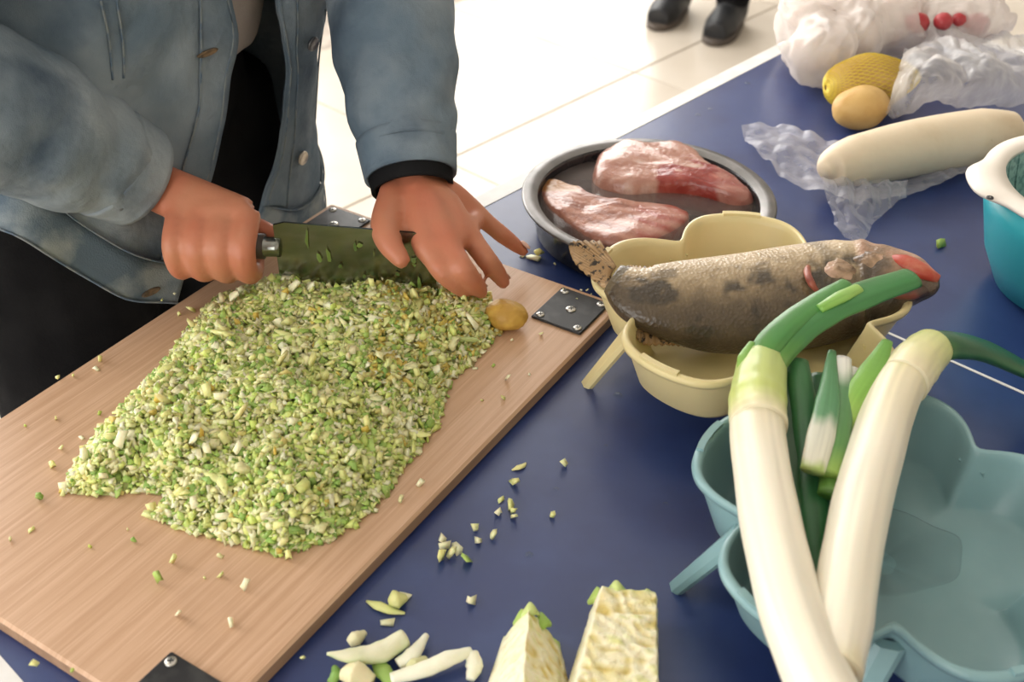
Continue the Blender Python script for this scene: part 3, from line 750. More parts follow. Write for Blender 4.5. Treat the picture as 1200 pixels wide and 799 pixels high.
leek_tube('leaf', [W(1088, 408, zB), W(1115, 404, 0.1080), W(1150, 410, 0.0940), W(1195, 430, 0.0700), W(1250, 462, 0.0250)], [.0145, .0150, .0160, .0160, .0150], [(0, (.10, .22, .05)), (.2, DG), (1, (.025, .11, .035))], lb, flat=[.010, .0085, .007, .006, .005], seed=8)
leek_tube('leaf', [W(982, 510, 0.1060), W(1000, 470, 0.1140), W(1022, 435, 0.1200), W(1040, 400, 0.1240)], [.007, .0095, .0095, .004], [(0, (.40, .55, .14)), (.4, (.22, .44, .07)), (1, (.14, .34, .06))], lb, flat=[.005, .004, .003, .002], seed=9)
# green top folded back between the two white stalks, and a cut piece on it
lg = thing('leek_greens', W(950, 640, 0.0300), 'long dark green leek top lying between the two white stalks', 'leek')
leek_tube('leaf', [W(955, 705, 0.0630), W(944, 640, 0.0780), W(932, 560, 0.0880), (W(925, 500, 0.0930)), W(922, 440, 0.1020)], [.013, .0155, .016, .015, .010], [(0, (.03, .12, .03)), (1, (.02, .085, .035))], lg, flat=[.008, .008, .008, .008, .006], seed=10)
leek_tube('leaf', [W(962, 690, 0.0700), W(956, 620, 0.0840), W(948, 540, 0.0930), W(942, 480, 0.1000), W(934, 425, 0.1100)], [.010, .012, .0115, .0105, .0085], [(0, (.03, .14, .04)), (.5, (.03, .13, .05)), (1, (.06, .20, .07))], lg, flat=[.006, .007, .007, .007, .006], seed=11)
leek_tube('leaf', [W(985, 680, .060), W(976, 610, .072), W(968, 550, .082), W(964, 490, .090), W(960, 440, .098)], [.010, .013, .013, .011, .007], [(0, (.02, .10, .03)), (1, (.03, .12, .04))], lg, flat=[.006, .006, .006, .006, .004], seed=21)
leek_tube('leaf', [W(925, 690, .062), W(916, 610, .072), W(910, 540, .082), W(908, 470, .090)], [.010, .013, .013, .009], [(0, (.02, .08, .025)), (1, (.02, .085, .03))], lg, flat=[.006, .006, .006, .005], seed=22)
lp = thing('leek_piece', W(965, 500, 0.0900), 'short cut leek leaf piece with pale streaked middle on the green top', 'leek')
leek_tube('leaf', [W(952, 552, 0.1100), W(961, 515, 0.1140), W(970, 470, 0.1180), W(975, 412, 0.1200)], [.008, .0095, .0085, .003], [(0, (.40, .52, .16)), (.1, (.70, .68, .56)), (.42, (.60, .60, .50)), (.55, (.10, .26, .12)), (1, (.07, .22, .08))], lp, flat=[.004, .004, .003, .002], seed=13)
leek_tube('leaf', [W(968, 556, 0.1060), W(978, 520, 0.1100), W(985, 470, 0.1140), W(988, 420, 0.1180)], [.009, .010, .009, .006], [(0, (.30, .46, .10)), (.3, (.10, .25, .07)), (.75, (.10, .24, .10)), (.9, (.70, .70, .62)), (1, (.78, .76, .70))], lp, flat=[.005, .005, .004, .003], seed=14)
leek_tube('leaf', [W(972, 580, 0.0980), W(982, 530, 0.1020), W(992, 480, 0.1080), (W(998, 432, 0.1140))], [.008, .009, .008, .006], [(0, (.14, .30, .06)), (.7, (.12, .28, .10)), (.85, (.60, .62, .52)), (1, (.80, .78, .72))], lp, flat=[.005, .005, .004, .003], seed=15)

# ------------------------------------------------------------------ cabbage wedges and strips
def wedge(name, face, ridge_h, label, seed):
    """face: base loop (px on the table) ordered near-left, far-left, far-right, near-right; a cut cabbage block with wavy leaf layers"""
    A, B_, C_, D_ = [W(x, y, 0) for x, y in face]
    nu, nv = 90, 120; V = []; F = []; C = []
    rr = ridge_h
    def surf(u, v):            # u across (left..right over the top), v near..far
        L0 = A.lerp(B_, v); R1 = D_.lerp(C_, v); x = L0.lerp(R1, u)
        if rr['shape'] == 'ridge': h = rr['h']*(1-abs(u-rr['u'])/(rr['u'] if u < rr['u'] else 1-rr['u']))**.8 if 0 < u < 1 else 0
        else: h = rr['h']*min(1, u/.16, (1-u)/.07)**.6 if 0 < u < 1 else 0
        e = min(1, (1-v)/.10)**.5 if v > .9 else 1
        h *= e*(rr.get('far', 1.0)*v + 1-v)
        return Vector((x.x, x.y, TZ+h))
    for j in range(nv):
        for i in range(nu):
            u, v = i/(nu-1), j/(nv-1); p = surf(u, v)
            if 0 < i < nu-1:
                q = nz(p, 55, seed); wv_ = sin((p.x*1.0+p.y*.7)*520+6*q)*.5
                lay = nz((p.x*40, p.y*150, p.z*150), 1, seed)
                p = p + Vector((.0010*lay, 0, .0016*lay + .0008*wv_ + .0016*nz((p.x*90, p.y*230, 0), 1, seed+2)))
                p.z = max(p.z, TZ)
            else: q = 0; lay = 0; wv_ = 0
            V.append(p)
            b = lc([(-.6, (.66, .52, .16)), (-.15, (.80, .72, .44)), (.2, (.84, .78, .56)), (.6, (.70, .68, .30))], lay+.35*wv_)
            if v > .86: k = min(1, (v-.86)/.08); b = tuple(x*(1-k)+y*k for x, y in zip(b, (.46, .58, .16)))
            if rr['shape'] == 'ridge' and u < rr['u']: b = tuple(x*.4+y*.6 for x, y in zip(b, (.84, .80, .60)))
            if rr['shape'] != 'ridge' and u < .18: b = tuple(x*.3+y*.7 for x, y in zip(b, (.86, .83, .64)))
            C.append(b)
    for j in range(nv-1):
        for i in range(nu-1): F.append((j*nu+i, j*nu+i+1, (j+1)*nu+i+1, (j+1)*nu+i))
    F.append(tuple(range(nu))[::-1]); F.append(tuple((nv-1)*nu+i for i in range(nu)))
    F.append(tuple([j*nu for j in range(nv)]+[j*nu+nu-1 for j in range(nv-1, -1, -1)]))
    t = thing(name, ((A+B_+C_+D_)/4), label, 'cabbage', 'cut cabbage wedges')
    obj('cut_block', V, F, M['cab'], t, cols=C)
    return t, surf
w1, s1 = wedge('cabbage_wedge', [(545, 880), (590, 745), (655, 752), (688, 885)], dict(shape='ridge', u=.45, h=.052, far=.75), 'pale cabbage wedge with a sharp upright ridge on the blue table', 3.0)
w2, s2_ = wedge('cabbage_wedge', [(645, 870), (692, 722), (768, 728), (772, 880)], dict(shape='flat', h=.046, far=.9), 'broad cabbage wedge showing yellow layered leaves and green rim', 8.0)
def leafy(parent, pts, rad, colr, seed, flat=None):
    V, F, T = tube(pts, rad, 10, 6, flat=flat, fn=lambda t, a: 1+.25*noise.noise(Vector((t*6, a, seed))))
    return obj('outer_leaf', V, F, M['bits'], parent, cols=[tuple(min(1, x*(1+.15*nz(v, 120, seed))) for x in colr) for v in V])
for sfn, par, us in ((s1, w1, (.3, .5, .68)), (s2_, w2, (.15, .38, .62, .85))):
    for q, u in enumerate(us):
        p = sfn(min(.97, max(.03, u+r2.uniform(-.05, .05))), r2.uniform(.91, .97)); k_ = r2.uniform(.6, 1.15); tdir = (sfn(min(1, u+.13), .95)-sfn(max(0, u-.13), .95)); tdir.z = 0
        leafy(par, [p-tdir*.55+Vector((0, 0, -.004)), p+Vector((0, 0, .0035+.002*(q % 2))), p+tdir*.55+Vector((0, .002, -.001))], [.002, .0065*k_, .002], [(.42, .56, .14), (.56, .66, .24), (.32, .50, .10), (.50, .62, .18)][q % 4], q+u, [.001, .0030*k_, .001])
def strip_piece(name, pts, rad, flat, c0, c1, label, seed):
    V, F, T = tube([W(*p) for p in pts], rad, 14, 8, flat=flat, fn=lambda t, a: 1+.12*noise.noise(Vector((t*8, a, seed))))
    C = [tuple(x*(1-k)+y*k for x, y in zip(c0, c1)) for k in [max(0, min(1, .5+.5*sin(a)+.3*nz(v, 90, seed))) for (t, a), v in zip(T, V)]]
    tag(obj(name, V, F, M['bits'], cols=C), label, 'cabbage strip', 'cut cabbage strips')
lgc, wc_ = (.40, .55, .16), (.82, .80, .60)
strip_piece('cabbage_strip', [(383, 766, .018), (410, 768, .014), (445, 764, .010), (474, 747, .010)], [.001, .0055, .008, .0065], [.001, .004, .006, .006], lgc, wc_, 'long pale green cabbage rib pointing onto the board edge', 1)
strip_piece('cabbage_strip', [(466, 778, .006), (484, 766, .008), (500, 744, .008)], [.004, .0055, .002], [.003, .004, .002], wc_, (.86, .84, .68), 'short straight white cabbage rib between the longer pieces', 2)
strip_piece('cabbage_strip', [(458, 795, .006), (495, 785, .009), (525, 772, .011), (552, 763, .009)], [.004, .006, .006, .003], [.003, .004, .004, .003], wc_, (.86, .84, .68), 'long bent white cabbage strip beside the ridged wedge', 3)
strip_piece('cabbage_strip', [(553, 764, .009), (556, 780, .006), (551, 796, .004)], [.004, .006, .003], [.003, .004, .003], wc_, (.86, .84, .68), 'short white cabbage end hanging down beside the ridged wedge', 4)
strip_piece('cabbage_strip', [(440, 772, .004), (448, 785, .005), (460, 800, .004)], [.003, .006, .004], [.002, .003, .002], (.20, .40, .08), (.36, .54, .14), 'green curled leaf scrap under the long cabbage rib', 5)
strip_piece('cabbage_strip', [(400, 790, .007), (416, 790, .009), (436, 800, .007)], [.004, .010, .005], [.003, .008, .004], (.60, .50, .24), (.80, .74, .48), 'round yellowish cabbage heart chunk beside the board', 6)
strip_piece('cabbage_strip', [(409, 754, .004), (417, 748, .006), (428, 741, .005)], [.003, .0055, .002], [.003, .005, .002], (.66, .58, .34), (.74, .70, .46), 'small bulbous cabbage stub against the board edge', 7)
strip_piece('cabbage_strip', [(456, 706, .004), (464, 702, .006), (476, 700, .004)], [.003, .008, .003], [.002, .005, .002], (.44, .54, .16), (.66, .66, .28), 'crumpled yellow-green leaf scrap beside the board edge', 8)
strip_piece('cabbage_strip', [(388, 800, .004), (394, 790, .005), (392, 782, .003)], [.003, .004, .002], [.002, .003, .002], (.14, .30, .06), (.24, .42, .10), 'dark green leaf shred tucked under the long cabbage rib', 9)
strip_piece('cabbage_strip', [(478, 790, .004), (486, 780, .006), (500, 772, .005)], [.003, .006, .003], [.003, .005, .002], wc_, (.70, .68, .36), 'small pale cabbage chunk among the strips', 10)

# ------------------------------------------------------------------ white radish, potatoes, plastic bags
RP = [W(968, 200, .036), W(975, 196, .036), W(1000, 189, .036), W(1050, 178, .037), W(1100, 168, .037), W(1150, 160, .038), W(1185, 156, .038), W(1196, 155, .038)]
V, F, T = tube(RP, [.006, .020, .0285, .0315, .0325, .0325, .025, .006], 32, 10, fn=lambda t, a: 1+.03*noise.noise(Vector((t*5, cos(a), sin(a)))))
rd = thing('white_radish', (RP[3].x, RP[3].y, TZ), 'long white radish lying on a clear plastic bag', 'radish')
obj('root', V, F, M['radish'], rd)
V, F, T = tube([W(1192, 155, .038), W(1200, 154, .039), W(1206, 153, .040)], [.013, .011, .008], 14, 3); obj('crown', V, F, mat('radish_crown', (.55, .52, .25), .5, col2=(.4, .42, .15), nscale=60), rd)
def patch(name, top, bot, zfn, m, label, cat, nu=120, nv=60, amp=.006, seed=1, group=None):
    """draped film between two px curves; zfn(u,v) height"""
    tp = [Vector((x, y, 0)) for x, y in top]; bt = [Vector((x, y, 0)) for x, y in bot]
    def fn(u, v):
        q = cr(tp, u).lerp(cr(bt, u), v); z = zfn(u, v)
        p = W(q.x, q.y, max(z, .0012))
        edge = 1
        w1_ = abs(nz(p, 13, seed))*1.7 + abs(nz((p.x*46, p.y*22, 0), 1, seed+5))*.8 + .25*abs(nz(p, 70, seed+8))
        p.z = max(TZ+.0012, p.z+amp*w1_*edge)
        p.x += .006*nz(p, 24, seed+2); p.y += .006*nz(p, 24, seed+3)
        return p
    V, F = grid(nu, nv, fn)
    return tag(obj(name, V, F, m), label, cat, group)
patch('plastic_bag', [(868, 156), (905, 150), (960, 166), (1020, 178), (1080, 170), (1150, 160), (1180, 158)], [(884, 182), (925, 215), (985, 240), (1040, 236), (1090, 226), (1140, 206), (1175, 185)],
      lambda u, v: .002+.004*v, M['bag_clear'], 'clear crumpled plastic bag under the white radish', 'plastic bag', amp=.011, seed=1)
patch('plastic_bag', [(960, 215), (985, 216), (1010, 214), (1035, 216), (1060, 214)], [(976, 272), (990, 284), (1008, 285), (1030, 262), (1062, 243)],
      lambda u, v: .020*(1-v)+.003, M['bag_clear'], 'twisted open end of the clear plastic bag below the radish', 'plastic bag', amp=.014, seed=6, nu=80)
patch('plastic_bag', [(1066, 50), (1085, 38), (1120, 36), (1160, 44), (1205, 52)], [(1035, 138), (1060, 140), (1100, 134), (1150, 128), (1205, 130)],
      lambda u, v: .016+.055*sin(pi*min(1, max(0, v*.9+.05)))*(.6+.4*sin(pi*u)), M['bag_mid'], 'large crumpled clear plastic bag between radish and white bag', 'plastic bag', amp=.016, seed=12, nu=130, nv=90)
# potatoes in a yellow net
V, F = ellipsoid(W(1009, 126, .027), (.037, .027, .0265), 28, 18, lambda v: 1+.07*nz(v, 1.4, 2), Matrix.Rotation(.25, 3, 'Z'))
tag(obj('potato', V, F, M['potato']), 'smooth tan potato lying in front of the yellow netted one', 'potato')
V, F = ellipsoid(W(1016, 97, .036), (.056, .037, .034), 28, 18, lambda v: 1+.07*nz(v, 1.4, 9), Matrix.Rotation(.3, 3, 'Z'))
tag(obj('potato', V, F, M['potato']), 'larger potato wrapped in yellow net behind the bare one', 'potato')
# net: thin crossing strands over the second potato, gathered to the right
NVv = []; NFf = []
cnet = W(1016, 97, .036); Rn = Matrix.Rotation(.3, 3, 'Z')
def net_pt(th, a):
    v = Vector((cos(th), sin(th)*cos(a), sin(th)*sin(a)))
    g = 1+.07*nz(v, 1.4, 9)
    p = Vector((v.x*.056, v.y*.037, v.z*.034))*g*1.03
    if th < .9: p.x += (.9-th)*.020; p *= 1
    q = cnet + Rn @ p; q.z = max(q.z, TZ+.001); return q
for sgn in (-1, 1):
    for k in range(40):
        pts = [net_pt(.05+3.0*i/16, 2*pi*k/40 + sgn*i/16*2.0) for i in range(17)]
        v, f, _ = tube(pts, [.0005]*17, 4, 1); o = len(NVv); NVv += v; NFf += [tuple(i+o for i in ff) for ff in f]
tag(obj('net_bag', NVv, NFf, M['pear']), 'yellow mesh net drawn tight round the larger potato', 'net bag')
# white bag with pale lumps, red radishes in its open end
lumps = [(955, 60, .045, .050), (1000, 42, .05, .050), (950, 28, .055, .052), (1040, 30, .05, .050), (995, 10, .07, .052), (1060, 8, .06, .050)]
bb = []
for x, y, z, r_ in lumps: bb.append(ellipsoid(W(x, y, z), (r_, r_*.9, r_*.85), 16, 10))
bb.append(ellipsoid(W(990, 30, .03), (.09, .06, .034), 16, 10)); bb.append(ellipsoid(W(1115, 22, .050), (.085, .050, .047), 16, 10))
V, F = remesh(*join(*bb), .005, 14)
V = [v + Vector((nz(v, 20, 1), nz(v, 20, 2), nz(v, 20, 3)))*.016 + Vector((abs(nz((v.x*60, v.y*25, v.z*40), 1, 4)), -abs(nz((v.x*60, v.y*25, v.z*40), 1, 5)), abs(nz((v.x*60, v.y*25, v.z*40), 1, 6))))*.010 for v in V]
V = [Vector((v.x, v.y, max(TZ+.0015, v.z))) for v in V]
tag(obj('white_bag', V, F, M['bag_white']), 'full white translucent plastic bag of pale vegetables beside the table edge', 'plastic bag')
gl = 0
for x, y, z, r_ in lumps:
    V, F = ellipsoid(W(x, y, z), (r_*.66, r_*.6, r_*.58), 18, 12, lambda v: 1+.08*nz(v, 2, x))
    tag(obj('pale_vegetable', V, F, M['pale_lump']), 'pale round vegetable showing through the white bag', 'vegetable', 'vegetables in the white bag')
for x, y, z, r_ in ((1086, 30, .074, .016), (1117, 28, .078, .013), (1136, 26, .075, .012), (1157, 32, .056, .018)):
    V, F = ellipsoid(W(x, y, z)+Vector((0, .036, -.010)), (r_, r_*.9, r_*.9), 18, 12, lambda v: 1+.08*nz(v, 2, x))
    tag(obj('red_radish', V, F, M['red_radish']), 'small red radish showing at the open end of the white bag', 'radish', 'red radishes in the bag')

# ------------------------------------------------------------------ teal bowl with cream strainer
cb = W(1137, 228, .115); RB = .112
cc = Vector((cb.x+RB+.022, cb.y+.016, TZ))
bowl = thing('mixing_bowl', cc, 'deep teal plastic bowl under the cream strainer', 'bowl')
obj('shell', *lathe(cc, [(.001, 0), (.062, 0), (.075, .006), (.092, .04), (.104, .085), (.1095, .112), (.1075, .112), (.102, .085), (.090, .042), (.073, .009), (.001, .004)], 64, False), M['teal_bowl'], bowl)
st = thing('strainer', cc+Vector((0, 0, .05)), 'cream-rimmed strainer with a pierced lug sitting in the teal bowl', 'strainer')
obj('basket', *lathe(cc, [(.001, .030), (.05, .031), (.074, .045), (.088, .082), (.0925, .116), (.0935, .116), (.0895, .082), (.0755, .044), (.05, .029), (.001, .028)], 64, False), M['mesh_teal'], st)
# rim with widened lug towards the radish
V = []; F = []; n = 96; lug = radians(176)
prof = [(.0, .113), (.0, .1175), (.4, .1195), (1.0, .1175), (1.02, .1155), (1.0, .113)]
for s, z in prof:
    for j in range(n):
        a = 2*pi*j/n; da = (a-lug+pi) % (2*pi)-pi
        w = .0205 + .016*math.exp(-(da/.30)**4)
        rr_ = .0915 + w*s; V.append(Vector((cc.x+rr_*cos(a), cc.y+rr_*sin(a), TZ+z)))
for i in range(len(prof)):
    i2 = (i+1) % len(prof)
    for j in range(n): F.append((i*n+j, i*n+(j+1) % n, i2*n+(j+1) % n, i2*n+j))
ri = obj('rim', V, F, M['cream'], st)
hv, hf = lathe(W(1160, 232, .1188), [(.0005, .001), (.0032, .001), (.0034, 0)], 14, False)
obj('hole', hv, hf, M['slot'], ri)
# strainer ribs on the inner wall
for k in range(28):
    a = 2*pi*k/28
    pts = [cc+Vector((r_*cos(a), r_*sin(a), z)) for r_, z in ((.0735, .0455), (.087, .082), (.0915, .113))]
    V, F, _ = tube(pts, [.0009]*3, 6, 4, up=(cos(a+pi/2), sin(a+pi/2), 0)); obj('rib', V, F, M['mesh_teal'], st)

# water drops on the table
for x, y, r_ in ((652, 573, .0022), (710, 522, .0016), (724, 463, .004), (818, 135, .004), (832, 128, .003), (876, 98, .004), (620, 650, .003), (780, 590, .002), (1085, 345, .002)):
    p = W(x, y, 0); V, F = lathe(p, [(r_, 0), (r_*.8, r_*.25), (r_*.4, r_*.4), (.0001, r_*.45)], 14, False)
    tag(obj('water_drop', V, F, M['puddle']), 'small clear water drop lying on the blue table', 'water drop', 'water drops on the table')

# ------------------------------------------------------------------ cleaver
KX0, KX1, KY = -.212, -.072, .8660
def kn(x, y, z): return Vector((x, KY+y-(x-KX0)*.05, TZ+z))
cl = thing('cleaver', kn((KX0+KX1)/2, 0, BTH+.001), 'broad steel cleaver held upright in the chopped cabbage', 'knife')
prof = [(KX0, .103), (KX0+.01, .106), (KX1-.01, .101), (KX1, .096), (KX1+.004, .06), (KX1, .022), (KX0+.08, BTH+.0012), (KX0+.012, .024), (KX0, .032)]
V = []; F = []
for y in (-.0013, .0013):
    for x, z in prof:
        e = .12 if z < .035 else 1
        V.append(kn(x, y*e, z))
k = len(prof); F = [tuple(range(k)), tuple(range(2*k-1, k-1, -1))]+[(i, i+k, (i+1) % k+k, (i+1) % k) for i in range(k)]
obj('blade', V, F, M['steel'], cl, False)
V, F, _ = tube([kn(KX0+.004, 0, .080), kn(KX0-.006, 0, .080), kn(KX0-.012, 0, .080)], [.009, .009, .010], 14, 3); obj('bolster', V, F, M['steel'], cl)
V, F, _ = tube([kn(KX0-.010, 0, .080), kn(KX0-.05, 0, .080), kn(KX0-.08, 0, .080), kn(KX0-.096, 0, .080)], [.0115, .0135, .0130, .0110], 16, 5); obj('handle', V, F, M['handle'], cl)
# greens clinging to the flat of the blade
for i in range(14):
    x = r2.uniform(KX0+.004, KX1-.01); z = r2.uniform(.04, .094)
    V, F = bit((0, 0, 0), r2.uniform(.006, .012), r2, .2)
    Rm = Matrix.Rotation(pi/2, 3, 'X')
    p0 = kn(x, -.0032, z); V = [Vector((v.x*.5, v.y*.2, v.z*1.5))+p0 for v in V]
    c = r2.choice([(.10, .16, .03), (.07, .13, .025), (.14, .22, .04)])
    tag(obj('cabbage_shred', V, F, M['bits'], smooth=False, cols=[c]*8), 'wet green cabbage shred stuck to the flat of the cleaver', 'cabbage piece', 'shreds stuck to the cleaver')

# ------------------------------------------------------------------ people
def build_body(J, voxel, hands, head=True, hair=True):
    """J: joints as world Vectors. Returns one continuous skin mesh (V,F)."""
    P = []
    T = lambda pts, r, n=14, up=(0, 1, .2): P.append(tube(pts, r, n, 5, up=up)[:2])
    ff = Vector((J['face'].x, J['face'].y, 0)).normalized()
    P.append(tube([J['crotch'], J['pelvis'], J['waist'], J['chest'], J['neck0']], [.10, .125, .112, .130, .065], 16, 5, up=tuple(ff), flat=[.080, .092, .082, .098, .058])[:2])
    T([J['shR'], J['chest2'], J['shL']], [.050, .085, .050])
    T([J['neck0'], J['neck1'], J['head']], [.062, .052, .055])
    for s in 'RL':
        T([J['hip'+s], J['hip'+s].lerp(J['knee'+s], .5), J['knee'+s], J['knee'+s].lerp(J['ankle'+s], .35), J['ankle'+s]], [.085, .075, .052, .050, .034])
        T([J['ankle'+s]+Vector((0, 0, -.02)), J['ankle'+s].lerp(J['toe'+s], .5), J['toe'+s]], [.034, .034, .024])
        T([J['sh'+s], J['sh'+s].lerp(J['el'+s], .5), J['el'+s]], [.052, .044, .037])
        T([J['el'+s], J['el'+s].lerp(J['wr'+s], .4), J['wr'+s]], [.037, .039, .025])
    h = J['head']; f = J['face']; up = J['up']
    R3 = Matrix((f.cross(up), f, up)).transposed()     # columns: right, forward, up
    P.append(ellipsoid(h, (.074, .092, .112), 24, 16, None, R3))
    P.append(ellipsoid(h+f*.035-up*.055, (.052, .055, .055), 16, 10, None, R3))       # jaw
    P.append(tube([h+f*.088+up*.028, h+f*.104-up*.008, h+f*.108-up*.02], [.008, .011, .012], 10, 4, up=tuple(f.cross(up)))[:2])   # nose
    P.append(ellipsoid(h+f*.096-up*.022, (.018, .012, .009), 12, 8, None, R3))
    for s in (-1, 1): P.append(ellipsoid(h+f.cross(up)*(.076*s)-f*.008-up*.005, (.010, .019, .031), 12, 8, None, R3))   # ears
    P += hands
    return remesh(*join(*P), voxel, 3)
def face_bits(body, J):
    h, f, up = J['head'], J['face'], J['up']; rt = f.cross(up)
    R3 = Matrix((rt, f, up)).transposed()
    for s in (-1, 1):
        e = obj('eye', *ellipsoid(h+f*.080+rt*(.031*s)+up*.006, (.013, .010, .008), 14, 8, None, R3), M['eye'], body)
        obj('iris', *ellipsoid(h+f*.0885+rt*(.031*s)+up*.006, (.005, .003, .005), 12, 8, None, R3), M['iris'], body)
        obj('eyebrow', *tube([h+f*.088+rt*(.016*s)+up*.026, h+f*.088+rt*(.034*s)+up*.031, h+f*.076+rt*(.050*s)+up*.025], [.003, .004, .002], 8, 4)[:2], M['hair'], body)
    obj('mouth', *tube([h+f*.084-rt*.024-up*.056, h+f*.094-up*.054, h+f*.084+rt*.024-up*.056], [.003, .006, .003], 8, 5)[:2], M['lip'], body)
    V, F = ellipsoid(h-f*.010+up*.020, (.085, .098, .108), 30, 20, lambda v: 1+.02*nz(v, 8, 1), R3)
    keep = []
    for fc in F:
        c = sum((V[i] for i in fc), Vector())/4 - h
        if not (c.dot(f) > .045 and c.dot(up) < .062) and c.dot(up) > -.075: keep.append(fc)
    solid(obj('hair', V, keep, M['hair'], body), .008, 0)
def cloth(tubes, voxel, it=4, cut=None):
    V, F = remesh(*join(*tubes), voxel, it)
    return V, F

FW = -MV; UPV = Vector((0, 0, 1))
J = dict(crotch=NM(.51, 1.03, .06), pelvis=NM(.51, 1.02, .14), waist=NM(.51, 1.00, .27), chest=NM(.51, .95, .45), neck0=NM(.51, .91, .60), chest2=NM(.51, .94, .55),
         neck1=NM(.51, .88, .67), head=NM(.51, .83, .77), hipR=NM(.42, 1.03, .10), hipL=NM(.60, 1.03, .10), kneeR=NM(.41, 1.02, -.30), kneeL=NM(.62, 1.02, -.30),
         ankleR=NM(.41, 1.06, -.68), ankleL=NM(.62, 1.06, -.68), toeR=NM(.40, .92, -.735), toeL=NM(.63, .92, -.735),
         shR=NM(.335, .94, .56), shL=NM(.69, .94, .56), elR=NM(.265, .875, .30), wrR=Vector((-.335, .905, TZ+.125)),
         elL=NM(.755, .87, .295), wrL=W(482, 210, .112))
fc_ = (FW*.75-UPV*.66).normalized(); J['face'] = fc_; J['up'] = (UPV - fc_*UPV.dot(fc_)).normalized()
hands = []
def cap(pts, r, n=12, up=(0, 0, 1)): hands.append(tube(pts, r, n, 5, up=up)[:2])
# left hand: flat, fingers spread, steadying the heap
wl_ = J['wrL']
mcp = [W(500, 291, .088), W(524, 285, .090), W(546, 271, .086), W(560, 252, .076)]
pip = [W(518, 317, .076), W(543, 316, .078), W(570, 304, .070), W(586, 273, .058)]
dip = [W(532, 331, .062), W(555, 331, .060), W(582, 319, .052), W(600, 284, .046)]
tip = [W(543, 341, .048), W(564, 342, .042), W(590, 331, .036), W(613, 294, .036)]
for i in range(4):
    rr_ = [.0105, .0108, .0102, .0088][i]
    cap([wl_.lerp(mcp[i], .15), wl_.lerp(mcp[i], .6)+Vector((0, 0, .003)), mcp[i]], [.018, .0155, rr_*1.2])
    cap([mcp[i], mcp[i].lerp(pip[i], .5), pip[i], dip[i], tip[i]], [rr_*1.15, rr_*.98, rr_, rr_*.88, rr_*.66])
    hands.append(ellipsoid(tip[i], (rr_*.66,)*3, 10, 8))
cap([wl_.lerp(mcp[0], .2), wl_.lerp(mcp[2], .6), mcp[1].lerp(mcp[2], .5)], [.022, .019, .014])
cap([mcp[0], mcp[1], mcp[2], mcp[3]], [.011, .012, .011, .009])
cap([wl_+Vector((-.012, -.012, -.004)), W(453, 262, .100), W(456, 284, .094), W(470, 304, .086)], [.016, .0150, .012, .0085])
hands.append(ellipsoid(W(470, 304, .086), (.0085,)*3, 10, 8))
# right hand: fist closed round the handle
wr_ = J['wrR']
for i in range(4):
    x = KX0-.022-.0205*i; rr_ = [.0105, .011, .0105, .009][i]
    def pt(phi, r): return kn(x, -r*sin(radians(phi)), .080+r*cos(radians(phi)))
    a, b, c, d, e = pt(-5, .032), pt(62, .034), pt(110, .028), pt(165, .0245), pt(215, .0225)
    cap([wr_.lerp(a, .15), wr_.lerp(a, .6), a], [.020, .0165, rr_*1.25])
    cap([a, b, c, d, e], [rr_*1.2, rr_*1.1, rr_, rr_*.92, rr_*.72], up=(1, 0, 0))
    hands.append(ellipsoid(e, (rr_*.72,)*3, 10, 8))
cap([kn(KX0-.025, 0, .113), kn(KX0-.055, 0, .113), kn(KX0-.083, 0, .108)], [.012, .013, .011])
cap([wr_+Vector((.01, .0, -.012)), kn(KX0-.055, .030, .088), kn(KX0-.022, .026, .082), kn(KX0+.0, .016, .080)], [.017, .0145, .011, .008])
hands.append(ellipsoid(kn(KX0, .016, .080), (.008,)*3, 10, 8))
person = thing('person', NM(.51, 1.02, -TZ), 'person in a blue denim jacket and black trousers chopping cabbage with a cleaver', 'person')
V, F = build_body(J, .0036, hands)
body = obj('body', V, F, M['skin'], person)
face_bits(body, J)
# finger nails of the flat hand
for i in range(4):
    d = (tip[i]-dip[i]).normalized(); upn = (UPV - d*UPV.dot(d)).normalized(); rt = d.cross(upn)
    R3 = Matrix((rt, d, upn)).transposed()
    obj('fingernail', *ellipsoid(tip[i]-d*.003+upn*.0066, (.0046, .0062, .0014), 12, 8, None, R3), mat('nail_%d' % i, (.66, .40, .32), .3, col2=(.62, .36, .28), nscale=60), body)
# trousers (high waisted) and grey shirt
U = tuple(MV)
tr = [tube([J['crotch']-UPV*.02, J['pelvis'], J['waist'].lerp(J['pelvis'], .35), NM(.535, .985, .222)], [.120, .152, .140, .132], 18, 5, up=U, flat=[.11, .128, .118, .106])[:2]]
for s, o_ in (('R', .41), ('L', .62)):
    tr.append(tube([J['hip'+s]+UPV*.02, J['hip'+s].lerp(J['knee'+s], .5), J['knee'+s], J['knee'+s].lerp(J['ankle'+s], .5), J['ankle'+s]-UPV*.03], [.102, .096, .082, .078, .074], 16, 6, up=U)[:2])
V, F = cloth(tr, .008, 5); V = [v+Vector((nz(v, 9, 1), nz(v, 9, 2), 0))*.008 for v in V]
obj('trousers', V, F, M['black_cloth'], person)
V, F = cloth([tube([NM(.545, .988, .205), NM(.56, .975, .28), NM(.53, .940, .45), NM(.51, .91, .58), NM(.51, .89, .635)], [.120, .122, .135, .105, .066], 18, 5, up=U, flat=[.098, .092, .100, .09, .064])[:2],
              tube([J['shR'], J['chest2'], J['shL']], [.060, .095, .060], 14, 5)[:2]], .008, 4)
obj('shirt', V, F, M['grey_shirt'], person)
